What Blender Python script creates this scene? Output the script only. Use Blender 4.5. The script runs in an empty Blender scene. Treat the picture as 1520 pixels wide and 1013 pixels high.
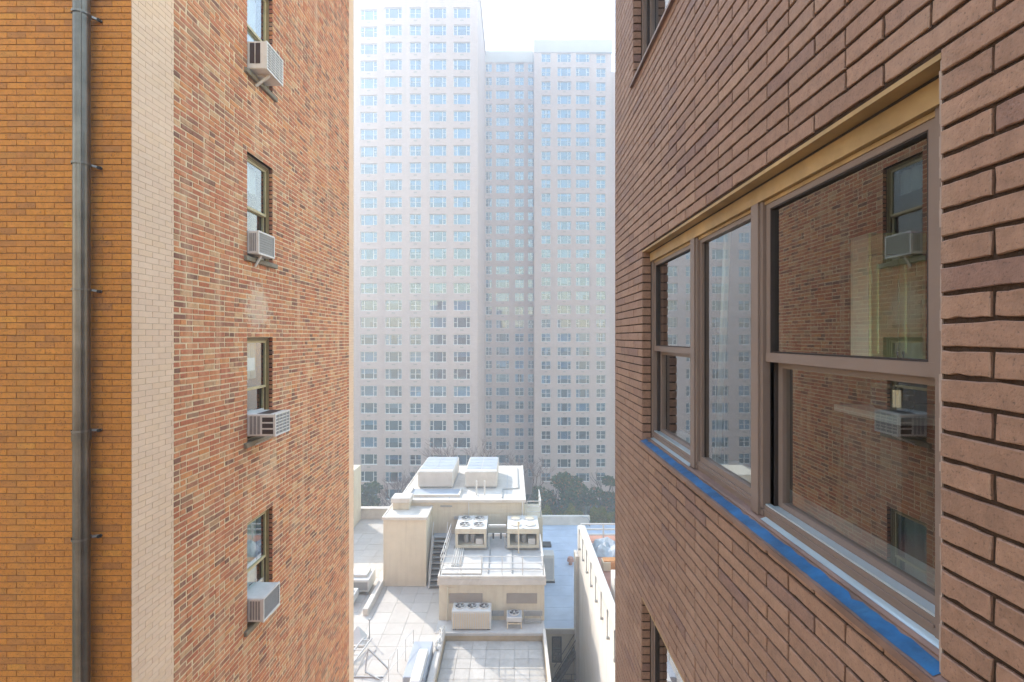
import bpy, math, random
from mathutils import Vector, Matrix
R = math.radians
sc = bpy.context.scene
COL = sc.collection
random.seed(7)

# ------------------------------------------------------------------ camera, sky, sun, exposure
F = 718.0                                   # focal length in pixels of the 1520 wide picture
GROUND = -32.0                              # the camera is the origin, eleven storeys up
cam_d = bpy.data.cameras.new('camera')
cam_d.sensor_width = 36.0
cam_d.sensor_fit = 'HORIZONTAL'
cam_d.lens = F / 1520.0 * 36.0
cam_d.shift_y = -5.5 / 1520.0
cam_d.clip_start = 0.05
cam_d.clip_end = 3000
cam = bpy.data.objects.new('camera', cam_d)
cam.location = (0, 0, 0)
cam.rotation_euler = (R(90), 0, 0)
COL.objects.link(cam)
sc.camera = cam

SUN_AZ, SUN_EL = -41.0, 35.0                # degrees left of the view direction, above the horizon
world = bpy.data.worlds.new('World')
sc.world = world
world.use_nodes = True
wn = world.node_tree
bg = wn.nodes['Background']
sky = wn.nodes.new('ShaderNodeTexSky')
sky.sky_type = 'NISHITA'
sky.sun_disc = False
sky.sun_elevation = R(SUN_EL)
sky.sun_rotation = R(SUN_AZ)
sky.air_density = 2.4
sky.dust_density = 0.5
sky.ozone_density = 3.0
tint = wn.nodes.new('ShaderNodeMix'); tint.data_type = 'RGBA'; tint.blend_type = 'MULTIPLY'
tint.inputs[0].default_value = 1.0
tint.inputs[7].default_value = (1.0, .87, .84, 1)      # even warm tint over the sky, in place of white balance
wn.links.new(sky.outputs[0], tint.inputs[6])
wn.links.new(tint.outputs[2], bg.inputs[0])
bg.inputs[1].default_value = 0.15
sun_d = bpy.data.lights.new('sun', 'SUN')
sun_d.energy = 2.0
sun_d.angle = R(0.5)
sun_d.color = (1.0, 0.91, 0.80)
sun = bpy.data.objects.new('sun', sun_d)
COL.objects.link(sun)
sdir = Vector((math.sin(R(SUN_AZ)) * math.cos(R(SUN_EL)), math.cos(R(SUN_AZ)) * math.cos(R(SUN_EL)), math.sin(R(SUN_EL))))
sun.rotation_euler = (-sdir).to_track_quat('-Z', 'Y').to_euler()
sun.location = sdir * 90
sc.view_settings.view_transform = 'Standard'
sc.view_settings.look = 'None'
sc.view_settings.gamma = 1.0
sc.view_settings.use_curve_mapping = False
sc.view_settings.exposure = 2.05
HAZE_DENSITY = 0.0044
sc.render.engine = 'CYCLES'
sc.cycles.use_denoising = True
sc.cycles.max_bounces = 7
sc.cycles.diffuse_bounces = 4
sc.cycles.glossy_bounces = 4
sc.cycles.transparent_max_bounces = 12
sc.cycles.volume_bounces = 1
sc.cycles.sample_clamp_indirect = 6.0
sc.cycles.caustics_reflective = False
sc.cycles.caustics_refractive = False


def at(x, y, Y):
    """point at depth Y on the line of sight of a pixel of the photograph"""
    return Vector(((x - 760.0) * Y / F, Y, (501.0 - y) * Y / F))


# ------------------------------------------------------------------ object helpers
WLOC = {}
K = 1.0                                     # size factor of the block being built


def thing(name, label, cat, loc=(0, 0, 0), group=None):
    o = bpy.data.objects.new(name, None)
    o.empty_display_size = 0.2
    COL.objects.link(o)
    o.location = Vector(loc) * K
    WLOC[o.name] = Vector(loc) * K
    o['label'] = label
    o['category'] = cat
    if group:
        o['group'] = group
    return o


def tag(o, label=None, cat=None, group=None, kind=None):
    if label: o['label'] = label
    if cat: o['category'] = cat
    if group: o['group'] = group
    if kind: o['kind'] = kind
    return o


def link(name, me, parent=None, loc=(0, 0, 0), kind=None):
    """an object whose mesh is placed at world position loc"""
    o = bpy.data.objects.new(name, me)
    COL.objects.link(o)
    w = Vector(loc)
    WLOC[o.name] = w
    if parent is not None:
        o.parent = parent
        o.location = w - WLOC[parent.name]
    else:
        o.location = w
    if kind:
        o['kind'] = kind
    return o


class MB:
    """collects faces, then links them as one mesh object"""

    def __init__(self):
        self.v = []; self.f = []; self.rnd = []; self.cur = 0.0

    def poly(self, pts):
        i = len(self.v)
        self.v.extend([tuple(p) for p in pts])
        self.f.append(tuple(range(i, i + len(pts))))
        self.rnd.append(self.cur)

    def box(self, x0, x1, y0, y1, z0, z1, skip=''):
        if x0 > x1: x0, x1 = x1, x0
        if y0 > y1: y0, y1 = y1, y0
        if z0 > z1: z0, z1 = z1, z0
        i = len(self.v)
        self.v.extend([(x0, y0, z0), (x1, y0, z0), (x1, y1, z0), (x0, y1, z0),
                       (x0, y0, z1), (x1, y0, z1), (x1, y1, z1), (x0, y1, z1)])
        fs = {'-z': (0, 3, 2, 1), '+z': (4, 5, 6, 7), '-y': (0, 1, 5, 4), '+x': (1, 2, 6, 5), '+y': (2, 3, 7, 6), '-x': (3, 0, 4, 7)}
        for k, q in fs.items():
            if k in skip.split(','):
                continue
            self.f.append(tuple(i + a for a in q)); self.rnd.append(self.cur)
        return self

    def bevbox(self, x0, x1, y0, y1, z0, z1, b=0.01):
        """box whose twelve edges are chamfered"""
        if x0 > x1: x0, x1 = x1, x0
        if y0 > y1: y0, y1 = y1, y0
        if z0 > z1: z0, z1 = z1, z0
        b = min(b, (x1 - x0) * .45, (y1 - y0) * .45, (z1 - z0) * .45)
        xs, ys, zs = (x0, x1), (y0, y1), (z0, z1)
        xi, yi, zi = (x0 + b, x1 - b), (y0 + b, y1 - b), (z0 + b, z1 - b)
        V = {}
        base = len(self.v)
        for a in (0, 1):
            for c in (0, 1):
                for d in (0, 1):
                    for k, p in enumerate(((xs[a], yi[c], zi[d]), (xi[a], ys[c], zi[d]), (xi[a], yi[c], zs[d]))):
                        V[(a, c, d, k)] = len(self.v); self.v.append(p)
        def q(*ks):
            self.f.append(tuple(V[k] for k in ks)); self.rnd.append(self.cur)
        for s in (0, 1):
            o = [(0, 0), (1, 0), (1, 1), (0, 1)]
            if s == 0: o2 = o[::-1]
            else: o2 = o
            q(*[(s, c, d, 0) for c, d in o2])
            q(*[(a, s, d, 1) for a, d in (o if s == 0 else o[::-1])])
            q(*[(a, c, s, 2) for a, c in (o2)])
        for c in (0, 1):
            for d in (0, 1):
                q((0, c, d, 1), (1, c, d, 1), (1, c, d, 2), (0, c, d, 2))
        for a in (0, 1):
            for d in (0, 1):
                q((a, 0, d, 0), (a, 1, d, 0), (a, 1, d, 2), (a, 0, d, 2))
        for a in (0, 1):
            for c in (0, 1):
                q((a, c, 0, 0), (a, c, 1, 0), (a, c, 1, 1), (a, c, 0, 1))
        for a in (0, 1):
            for c in (0, 1):
                for d in (0, 1):
                    q((a, c, d, 0), (a, c, d, 1), (a, c, d, 2))
        return self

    def tube(self, pts, radii, n=8, caps=True):
        pts = [Vector(p) for p in pts]
        if not hasattr(radii, '__len__'):
            radii = [radii] * len(pts)
        rings = []
        for k, p in enumerate(pts):
            d = (pts[min(k + 1, len(pts) - 1)] - pts[max(k - 1, 0)]).normalized()
            ref = Vector((0, 0, 1)) if abs(d.z) < .9 else Vector((1, 0, 0))
            u = d.cross(ref).normalized(); w = u.cross(d).normalized()
            i = len(self.v)
            for j in range(n):
                a = 2 * math.pi * j / n
                self.v.append(tuple(p + (u * math.cos(a) + w * math.sin(a)) * radii[k]))
            rings.append(i)
        for a, b in zip(rings[:-1], rings[1:]):
            for j in range(n):
                k = (j + 1) % n
                self.f.append((a + j, a + k, b + k, b + j)); self.rnd.append(self.cur)
        if caps:
            self.f.append(tuple(rings[0] + j for j in range(n))[::-1]); self.rnd.append(self.cur)
            self.f.append(tuple(rings[-1] + j for j in range(n))); self.rnd.append(self.cur)
        return self

    def bar(self, a, b, w, h):
        """rectangular bar from a to b, w across and h up"""
        a, b = Vector(a), Vector(b)
        d = (b - a).normalized()
        ref = Vector((0, 0, 1)) if abs(d.z) < .95 else Vector((0, 1, 0))
        u = d.cross(ref).normalized() * (w / 2); t = u.cross(d).normalized() * (h / 2)
        p = [a - u - t, a + u - t, a + u + t, a - u + t, b - u - t, b + u - t, b + u + t, b - u + t]
        i = len(self.v); self.v.extend([tuple(x) for x in p])
        for q in ((0, 1, 2, 3), (7, 6, 5, 4), (0, 4, 5, 1), (1, 5, 6, 2), (2, 6, 7, 3), (3, 7, 4, 0)):
            self.f.append(tuple(i + k for k in q)); self.rnd.append(self.cur)
        return self

    def disc(self, c, r, n=16, axis='z'):
        c = Vector(c); pts = []
        for j in range(n):
            a = 2 * math.pi * j / n
            pts.append(c + (Vector((math.cos(a), math.sin(a), 0)) if axis == 'z' else Vector((math.cos(a), 0, math.sin(a)))) * r)
        self.poly(pts)
        return self

    def mesh(self, name, mat, smooth=False):
        me = bpy.data.meshes.new(name)
        me.from_pydata(self.v, [], self.f)
        a = me.attributes.new('rnd', 'FLOAT', 'FACE')
        a.data.foreach_set('value', self.rnd)
        for m in (mat if isinstance(mat, (list, tuple)) else [mat]):
            me.materials.append(m)
        if smooth:
            me.polygons.foreach_set('use_smooth', [True] * len(me.polygons))
        me.update()
        return me

    def build(self, name, mat, parent=None, kind=None, smooth=False):
        """link as an object whose origin is the middle of its underside"""
        xs = [p[0] for p in self.v]; ys = [p[1] for p in self.v]; zs = [p[2] for p in self.v]
        if K != 1.0:
            self.v = [(p[0] * K, p[1] * K, p[2] * K) for p in self.v]
            xs = [p[0] for p in self.v]; ys = [p[1] for p in self.v]; zs = [p[2] for p in self.v]
        o = Vector(((min(xs) + max(xs)) / 2, (min(ys) + max(ys)) / 2, min(zs)))
        self.v = [(p[0] - o.x, p[1] - o.y, p[2] - o.z) for p in self.v]
        return link(name, self.mesh(name, mat, smooth), parent, o, kind)


# ------------------------------------------------------------------ materials
MATS = {}


class NT:
    def __init__(self, name):
        self.m = bpy.data.materials.new(name); self.m.use_nodes = True
        self.t = self.m.node_tree; self.t.nodes.clear()
        self.out = self.t.nodes.new('ShaderNodeOutputMaterial')

    def n(self, typ, **kw):
        nd = self.t.nodes.new(typ)
        for k, v in kw.items():
            if k.startswith('_'):
                setattr(nd, k[1:], v)
            else:
                self.set(nd, k, v)
        return nd

    def set(self, nd, key, v):
        key = {'i0': 0, 'i1': 1, 'i2': 2}.get(key, key.replace('__', ' '))
        s = nd.inputs[key]
        if hasattr(v, 'is_output') or isinstance(v, bpy.types.NodeSocket):
            self.t.links.new(v, s)
        else:
            if isinstance(v, tuple) and len(v) == 3 and s.type == 'RGBA':
                v = (*v, 1)
            s.default_value = v

    def math(self, op, a, b=0.0, clamp=False):
        nd = self.n('ShaderNodeMath', _operation=op, i0=a, i1=b, _use_clamp=clamp)
        return nd.outputs[0]

    def mix(self, fac, a, b, blend='MIX'):
        nd = self.t.nodes.new('ShaderNodeMix'); nd.data_type = 'RGBA'; nd.blend_type = blend
        for i, v in ((0, fac), (6, a), (7, b)):
            s = nd.inputs[i]
            if isinstance(v, bpy.types.NodeSocket): self.t.links.new(v, s)
            else: s.default_value = (*v, 1) if isinstance(v, tuple) and len(v) == 3 else v
        return nd.outputs[2]

    def ramp(self, fac, stops, interp='LINEAR'):
        nd = self.t.nodes.new('ShaderNodeValToRGB'); r = nd.color_ramp; r.interpolation = interp
        while len(r.elements) < len(stops): r.elements.new(0.5)
        for e, (p, c) in zip(r.elements, stops):
            e.position = p; e.color = (*c, 1) if len(c) == 3 else c
        self.t.links.new(fac, nd.inputs[0])
        return nd.outputs[0]

    def noise(self, scale, detail=3, rough=.55, vec=None, dist=0.0):
        nd = self.n('ShaderNodeTexNoise', Scale=scale, Detail=detail, Roughness=rough, Distortion=dist)
        if vec is not None: self.t.links.new(vec, nd.inputs['Vector'])
        return nd.outputs[0]

    def pos(self):
        return self.n('ShaderNodeNewGeometry').outputs['Position']

    def rnd(self):
        a = self.n('ShaderNodeAttribute', _attribute_name='rnd').outputs['Fac']
        b = self.n('ShaderNodeObjectInfo').outputs['Random']
        return self.math('FRACT', self.math('ADD', a, b))

    def principled(self, color, rough=.6, metal=0.0, bump=None, bump_d=.002, spec=.5, bump_s=.5, coat=0):
        p = self.n('ShaderNodeBsdfPrincipled')
        self.set(p, 'Base__Color', color); self.set(p, 'Roughness', rough); self.set(p, 'Metallic', metal)
        self.set(p, 'Specular__IOR__Level', spec)
        if coat: self.set(p, 'Coat__Weight', coat)
        if bump is not None:
            b = self.n('ShaderNodeBump', Strength=bump_s, Distance=bump_d, Height=bump)
            self.t.links.new(b.outputs[0], p.inputs['Normal'])
        self.t.links.new(p.outputs[0], self.out.inputs[0])
        return p


def basic(name, color, rough=.6, var=.12, scale=3.0, metal=0.0, bump=.0015, spec=.5, dirt=None, fine=60, runs=None):
    """paint, plaster, metal: the colour with uneven tone, fine relief and optional dirt blotches"""
    t = NT(name)
    p = t.pos()
    n1 = t.noise(scale, 4, .6, p); n2 = t.noise(fine, 2, .5, p)
    lo = tuple(c * (1 - var) for c in color); hi = tuple(min(1, c * (1 + var)) for c in color)
    c = t.ramp(n1, [(.3, lo), (.7, hi)])
    if dirt:
        d = t.noise(scale * .6, 5, .7, p, .8)
        m = t.ramp(d, [(.5, (0, 0, 0)), (.72, (1, 1, 1))])
        c = t.mix(t.math('MULTIPLY', m, .55), c, dirt)
    if runs:
        sv = t.n('ShaderNodeMapping', Vector=p, Scale=(2.6, 2.6, .16)).outputs[0]
        c = t.mix(t.math('MULTIPLY', t.ramp(t.noise(1.5, 5, .65, sv), [(.5, (0, 0, 0)), (.78, (1, 1, 1))]), .6), c, runs)
    r = t.math('ADD', t.math('MULTIPLY', n1, .15), rough - .07, True)
    t.principled(c, r, metal, n2, bump, spec)
    MATS[name] = t.m
    return t.m


def brickmat(name, stops, fine=90, rough=.85, pit=.35, bump=.003, patch=None, spec=.3, mottle=.25, streak=None):
    t = NT(name)
    p = t.pos()
    r = t.rnd()
    c = t.ramp(r, stops)
    n1 = t.noise(fine * .25, 4, .65, p); n2 = t.noise(fine, 3, .6, p); n3 = t.noise(1.1, 3, .6, p)
    c = t.mix(mottle, c, t.ramp(n1, [(.25, (.25, .25, .25)), (.75, (1, 1, 1))]), 'MULTIPLY')
    c = t.mix(.35, c, t.ramp(n3, [(.3, (.72, .70, .70)), (.7, (1.0, 1.0, 1.0))]), 'MULTIPLY')
    pits = t.ramp(n2, [(.28, (1, 1, 1)), (.40, (0, 0, 0))])
    c = t.mix(t.math('MULTIPLY', pits, pit), c, (.05, .035, .03))
    if streak:
        sv = t.n('ShaderNodeMapping', Vector=p, Scale=(3.0, 3.0, .22)).outputs[0]
        s = t.noise(1.6, 4, .6, sv)
        c = t.mix(t.math('MULTIPLY', t.ramp(s, [(.52, (0, 0, 0)), (.75, (1, 1, 1))]), streak[0]), c, streak[1])
    if patch:
        m = None
        for (ctr, rad, col, amt) in patch:
            sub = t.n('ShaderNodeVectorMath', _operation='SUBTRACT', i0=p); sub.inputs[1].default_value = ctr
            ln = t.n('ShaderNodeVectorMath', _operation='LENGTH', i0=sub.outputs[0]).outputs['Value']
            nn = t.noise(9.0, 5, .7, p)
            e = t.math('SUBTRACT', t.math('ADD', 1.15, t.math('MULTIPLY', t.math('SUBTRACT', nn, .5), 2.2)), t.math('DIVIDE', ln, rad))
            m = t.math('MULTIPLY', t.ramp(e, [(.2, (0, 0, 0)), (.55, (1, 1, 1))]), amt)
            c = t.mix(m, c, col)
    h = t.math('ADD', t.math('MULTIPLY', n1, .7), t.math('MULTIPLY', n2, .3))
    t.principled(c, rough, 0, h, bump, spec, .6)
    MATS[name] = t.m
    return t.m


def glassmat(name, tint=(.93, .97, .96), base=.12, power=3.2, wave=.0006, wscale=1.6, gcol=(.95, .97, 1.0)):
    """a thin pane: mirror at a slant, clear face on (same from both sides)"""
    t = NT(name)
    lw = t.n('ShaderNodeLayerWeight', Blend=.5).outputs['Facing']
    fac = t.math('ADD', t.math('MULTIPLY', t.math('POWER', lw, power), 1 - base), base, True)
    gl = t.n('ShaderNodeBsdfGlossy', Color=gcol, Roughness=.003)
    if wave:
        bmp = t.n('ShaderNodeBump', Strength=.5, Distance=wave, Height=t.noise(wscale, 2, .4, t.pos()))
        t.t.links.new(bmp.outputs[0], gl.inputs['Normal'])
    tr = t.n('ShaderNodeBsdfTransparent', Color=tint)
    mx = t.n('ShaderNodeMixShader', i0=fac)
    t.t.links.new(tr.outputs[0], mx.inputs[1]); t.t.links.new(gl.outputs[0], mx.inputs[2])
    t.t.links.new(mx.outputs[0], t.out.inputs[0])
    MATS[name] = t.m
    return t.m


def clothmat(name, color, trans=.4):
    t = NT(name)
    c = t.ramp(t.noise(4, 3, .5, t.pos()), [(.3, tuple(a * .85 for a in color)), (.7, color)])
    d = t.n('ShaderNodeBsdfDiffuse', Color=c); g = t.n('ShaderNodeBsdfTranslucent', Color=c)
    mx = t.n('ShaderNodeMixShader', i0=trans)
    t.t.links.new(d.outputs[0], mx.inputs[1]); t.t.links.new(g.outputs[0], mx.inputs[2])
    t.t.links.new(mx.outputs[0], t.out.inputs[0])
    MATS[name] = t.m
    return t.m


def leafmat(name, stops):
    t = NT(name)
    c = t.ramp(t.rnd(), stops)
    d = t.n('ShaderNodeBsdfDiffuse', Color=c); g = t.n('ShaderNodeBsdfTranslucent', Color=c)
    mx = t.n('ShaderNodeMixShader', i0=.35)
    t.t.links.new(d.outputs[0], mx.inputs[1]); t.t.links.new(g.outputs[0], mx.inputs[2])
    t.t.links.new(mx.outputs[0], t.out.inputs[0])
    MATS[name] = t.m
    return t.m


# bricks and mortars
M_MAUVE = brickmat('mauve_brick', [(0, (.325, .188, .13)), (.35, (.375, .218, .15)), (.7, (.415, .245, .168)), (.88, (.34, .195, .14)), (.95, (.275, .16, .13)), (1, (.45, .275, .188))],
                   fine=150, rough=.58, pit=.7, bump=.006, spec=.5, mottle=.5, streak=(.3, (.44, .31, .23)))
M_MORTAR_DARK = brickmat('dark_mortar', [(0, (.055, .032, .022)), (1, (.095, .058, .04))], fine=120, rough=.95, bump=.012, mottle=.8, spec=.2)
M_ORANGE = brickmat('orange_face_brick', [(0, (.66, .265, .058)), (.3, (.72, .30, .062)), (.6, (.69, .28, .06)), (.85, (.63, .26, .065)), (.96, (.52, .225, .07)), (1, (.78, .35, .065))],
                    fine=70, pit=.8, bump=.004, mottle=.4, streak=(.4, (.45, .22, .07)))
M_ORANGE_MORTAR = brickmat('orange_wall_mortar', [(0, (.27, .13, .05)), (1, (.36, .19, .09))], fine=120, mottle=.5)
M_PALE = brickmat('pale_face_brick', [(0, (.92, .675, .485)), (.5, (.97, .73, .53)), (1, (.94, .69, .475))], fine=70, pit=.12, bump=.0012, mottle=.1)
M_PALE_MORTAR = brickmat('pale_wall_mortar', [(0, (.70, .51, .36)), (1, (.76, .57, .41))], fine=120)
PATCH = [((-4.0, 7.62, .46), .42, (.86, .76, .60), .45), ((-4.0, 7.9, -2.1), .4, (.80, .62, .43), .3)]
M_RED = brickmat('red_common_brick', [(0, (.64, .215, .11)), (.18, (.78, .30, .145)), (.36, (.84, .385, .19)), (.5, (.68, .24, .13)), (.62, (.62, .29, .165)), (.72, (.46, .205, .125)), (.79, (.32, .16, .11)), (.86, (.86, .52, .28)), (.93, (.86, .36, .14)), (1, (.74, .29, .145))],
                 fine=60, pit=.45, bump=.006, patch=PATCH, mottle=.45, streak=(.5, (.88, .62, .40)))
M_RED_MORTAR = brickmat('cream_mortar', [(0, (.94, .72, .46)), (1, (.97, .79, .53))], fine=60, bump=.006, patch=PATCH[:1], mottle=.3)
M_TOWER_BRICK = None
# paints and metals
M_FRAME = basic('taupe_aluminium', (.205, .152, .128), .42, .06, 4, bump=.0006, spec=.6)
M_FRAME_DARK = basic('gasket_and_gap_dark', (.03, .022, .02), .6, .1)
M_OCHRE = basic('bounce_warm_head', (.40, .265, .125), .55, .25, 5, bump=.0012, dirt=(.33, .20, .09))  # tan head trim, warm bounce from below put into its colour
M_CAULK = basic('grey_caulk', (.36, .28, .24), .7, .1, 12, bump=.002)
M_BLUE = basic('sky_blue_film', (.014, .10, .245), .42, .45, 9, bump=.006, spec=.35, dirt=(.05, .19, .36), fine=25)  # film strip; blue of the sky reflection put into its colour
M_SILL = basic('brown_sill_metal', (.19, .115, .09), .4, .3, 6, bump=.001, dirt=(.13, .08, .075))
M_TRACK = basic('pale_metal_track', (.55, .66, .72), .3, .05, 6, metal=.5, bump=.0005)  # white metal, its sky reflection put in as a bluish colour
M_OLIVE = basic('olive_window_paint', (.34, .26, .12), .5, .1, 7)
M_BROWNFRAME = basic('dark_brown_frame', (.13, .085, .05), .5, .1, 7)
M_OLIVE_PALE = basic('pale_olive_sash', (.58, .49, .28), .5, .08, 7)
M_STONE_SILL = basic('weathered_sill', (.26, .23, .17), .8, .2, 9, bump=.003, dirt=(.12, .10, .07))
M_ACWHITE = basic('white_enamel', (.80, .78, .74), .4, .05, 6, dirt=(.62, .57, .48), bump=.0006)
M_ACGREY = basic('grey_coil_fins', (.33, .33, .33), .5, .1, 20, metal=.3)
M_ACDARK = basic('dark_vent', (.06, .04, .035), .6, .1)
M_GALV = basic('galvanised_steel', (.19, .18, .16), .36, .3, 3, metal=.7, bump=.0012, dirt=(.10, .10, .09))
M_CLAMP = basic('bright_galvanised_strap', (.20, .195, .18), .4, .15, 9, metal=.6)
M_LADDER = basic('weathered_grey_steel', (.46, .46, .45), .55, .12, 4)
M_IRON = basic('black_iron', (.045, .045, .045), .55, .2, metal=.3)
M_GLASS = glassmat('window_glass', (.84, .88, .84), base=.13, power=2.6, wave=.0005)
M_GLASS_L = glassmat('old_window_glass', (.86, .96, .95), base=.16, power=2.6, wave=0)
M_GLASS_FAR = glassmat('far_window_glass', (.22, .40, .60), base=.24, power=3.5, wave=.004, wscale=.35, gcol=(.62, .84, 1.0))
M_ROOM = basic('unlit_room_dark', (.045, .038, .034), .9, .06)  # near-black walls: shade of the unlit rooms put into the colour
M_ROOM_DARK = basic('dim_room', (.10, .09, .085), .9, .1)  # dimness indoors put into the colour
M_CABINET = basic('pale_green_cabinet', (.74, .90, .58), .5, .04)
M_CABSIDE = basic('white_cabinet_side', (.78, .80, .74), .5, .04)
M_COUNTER = basic('grey_counter', (.35, .36, .35), .35, .1)
M_CHROME = basic('brushed_steel', (.6, .6, .6), .25, .05, metal=.9)
M_CURTAIN = clothmat('sheer_curtain', (.75, .78, .78))
M_CURTAIN_G = clothmat('green_white_curtain', (.62, .72, .62))
M_PAPER = basic('paper_notice', (.7, .78, .82), .8, .03)
# roofs
M_WHITE_ROOF = basic('white_roof_paint', (.60, .56, .50), .75, .1, .9, dirt=(.40, .355, .29), bump=.003)
M_WHITEWALL = basic('white_wall_paint', (.76, .72, .66), .75, .05, .6, dirt=(.62, .57, .49), bump=.003, runs=(.55, .50, .43))
M_PAVER = brickmat('pale_paver', [(0, (.535, .50, .45)), (.5, (.555, .52, .47)), (1, (.575, .54, .49))], fine=14, pit=.05, bump=.002, mottle=.12)
M_PAVER_D = brickmat('worn_paver', [(0, (.48, .46, .42)), (.5, (.54, .515, .47)), (1, (.59, .56, .51))], fine=14, pit=.1, bump=.002, mottle=.3, streak=(.3, (.42, .32, .18)))
M_PAVER_JOINT = basic('paver_joint', (.48, .45, .41), .9, .2, 4)
M_CREAM = basic('cream_stucco', (.62, .56, .43), .8, .05, 1.5, dirt=(.5, .43, .32), bump=.003, runs=(.40, .33, .24))
M_CREAM_L = basic('cream_siding', (.66, .58, .44), .7, .06, 1.5, bump=.002, runs=(.50, .43, .32))
M_GREYROOF = basic('grey_roof_membrane', (.50, .49, .47), .7, .12, 1.0, dirt=(.34, .33, .31))
M_BLUEROOF = basic('blue_grey_membrane', (.40, .47, .56), .6, .1, .8, dirt=(.26, .31, .38))
M_TANWALL = basic('stained_tan_wall', (.45, .37, .25), .8, .2, 1.0, dirt=(.40, .25, .08))
M_LOUVRE = basic('taupe_louvre', (.33, .29, .245), .6, .06)
M_WHITEMETAL = basic('white_painted_steel', (.60, .59, .56), .5, .05, 4)
M_COVER = basic('yellowed_fan_cover', (.66, .56, .40), .7, .08, 5)
M_GREYMETAL = basic('grey_painted_steel', (.36, .37, .37), .5, .12, 4, metal=.3)
M_SOLAR = basic('blue_grey_panel', (.36, .40, .45), .45, .08, 2, spec=.5)
M_WOOD = basic('orange_wood', (.42, .19, .06), .7, .2, 8)
M_TERRACOTTA = basic('terracotta_tile', (.42, .22, .16), .8, .12, 4)
M_TARP = basic('grey_tarpaulin', (.33, .37, .40), .5, .2, 5, bump=.02)
M_ASPHALT = basic('asphalt', (.055, .055, .055), .9, .2, 1)
M_GRASS = basic('ground_grass', (.05, .075, .03), .95, .35, .4)
M_BARK = basic('bark', (.10, .075, .055), .95, .3, 8, bump=.01)
M_TWIG = basic('red_brown_twigs', (.19, .11, .09), .9, .2, 4)
M_BLIND = [basic('white_blind', (.78, .79, .77), .8, .03), basic('cream_blind', (.70, .64, .52), .8, .03), basic('grey_blind', (.52, .52, .50), .8, .04),
           basic('peach_curtain', (.66, .48, .38), .8, .08), basic('blue_white_blind', (.60, .68, .72), .8, .04), basic('dark_curtain', (.13, .11, .10), .8, .1)]
M_WINFRAME = basic('white_window_frame', (.70, .70, .68), .5, .03)


def towermat():
    t = NT('pale_tower_brick')
    p = t.pos()
    sw = t.n('ShaderNodeSeparateXYZ', Vector=p)
    v = t.n('ShaderNodeCombineXYZ', X=sw.outputs[0], Y=sw.outputs[2]).outputs[0]
    br = t.n('ShaderNodeTexBrick', Vector=v, Color1=(.55, .43, .385), Color2=(.60, .475, .425), Mortar=(.60, .50, .46), Scale=1.0, Mortar__Size=.012)
    br.inputs['Brick Width'].default_value = .4; br.inputs['Row Height'].default_value = .2
    n = t.noise(.12, 4, .6, p)
    c = t.mix(.5, br.outputs[0], t.ramp(n, [(.3, (.8, .8, .8)), (.7, (1, 1, 1))]), 'MULTIPLY')
    sv = t.n('ShaderNodeMapping', Vector=p, Scale=(1.2, 1.2, .06)).outputs[0]
    c = t.mix(t.math('MULTIPLY', t.ramp(t.noise(1.0, 3, .6, sv), [(.5, (0, 0, 0)), (.8, (1, 1, 1))]), .3), c, (.33, .28, .24))
    t.principled(c, .85)
    return t.m


M_TOWER_BRICK = towermat()


# ------------------------------------------------------------------ walls of real bricks
class Wall:
    """u runs along the wall, v up, n out of it"""

    def __init__(self, origin, U, N):
        self.O = Vector(origin); self.U = Vector(U); self.V = Vector((0, 0, 1)); self.N = Vector(N)
        self.flip = self.U.cross(self.V).dot(self.N) < 0

    def p(self, u, v, n=0.0):
        return self.O + self.U * u + self.V * v + self.N * n

    def d(self, u, v, n):
        return self.U * u + self.V * v + self.N * n

    def quad(self, mb, a, b, c, d):
        mb.poly([d, c, b, a] if self.flip else [a, b, c, d])


def sheet(mb, wall, u0, u1, v0, v1, holes, n=0.0, reveal=0.0):
    """wall plane with rectangular holes (ua, ub, va, vb) and their reveals"""
    us = sorted({u0, u1, *[h[0] for h in holes], *[h[1] for h in holes]})
    vs = sorted({v0, v1, *[h[2] for h in holes], *[h[3] for h in holes]})
    us = [u for u in us if u0 - 1e-6 <= u <= u1 + 1e-6]; vs = [v for v in vs if v0 - 1e-6 <= v <= v1 + 1e-6]
    for ua, ub in zip(us[:-1], us[1:]):
        run = None
        for va, vb in zip(vs[:-1], vs[1:]):
            cu, cv = (ua + ub) / 2, (va + vb) / 2
            solid = not any(h[0] < cu < h[1] and h[2] < cv < h[3] for h in holes)
            if solid:
                run = [run[0], vb] if run else [va, vb]
            if (not solid or vb == vs[-1]) and run:
                wall.quad(mb, wall.p(ua, run[0], n), wall.p(ub, run[0], n), wall.p(ub, run[1], n), wall.p(ua, run[1], n))
                run = None
    if reveal:
        for (a, b, c, d) in holes:
            w = wall.p
            wall.quad(mb, w(a, c, n), w(a, d, n), w(a, d, n - reveal), w(a, c, n - reveal))
            wall.quad(mb, w(b, d, n), w(b, c, n), w(b, c, n - reveal), w(b, d, n - reveal))
            wall.quad(mb, w(a, d, n), w(b, d, n), w(b, d, n - reveal), w(a, d, n - reveal))
            wall.quad(mb, w(b, c, n), w(a, c, n), w(a, c, n - reveal), w(b, c, n - reveal))


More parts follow.
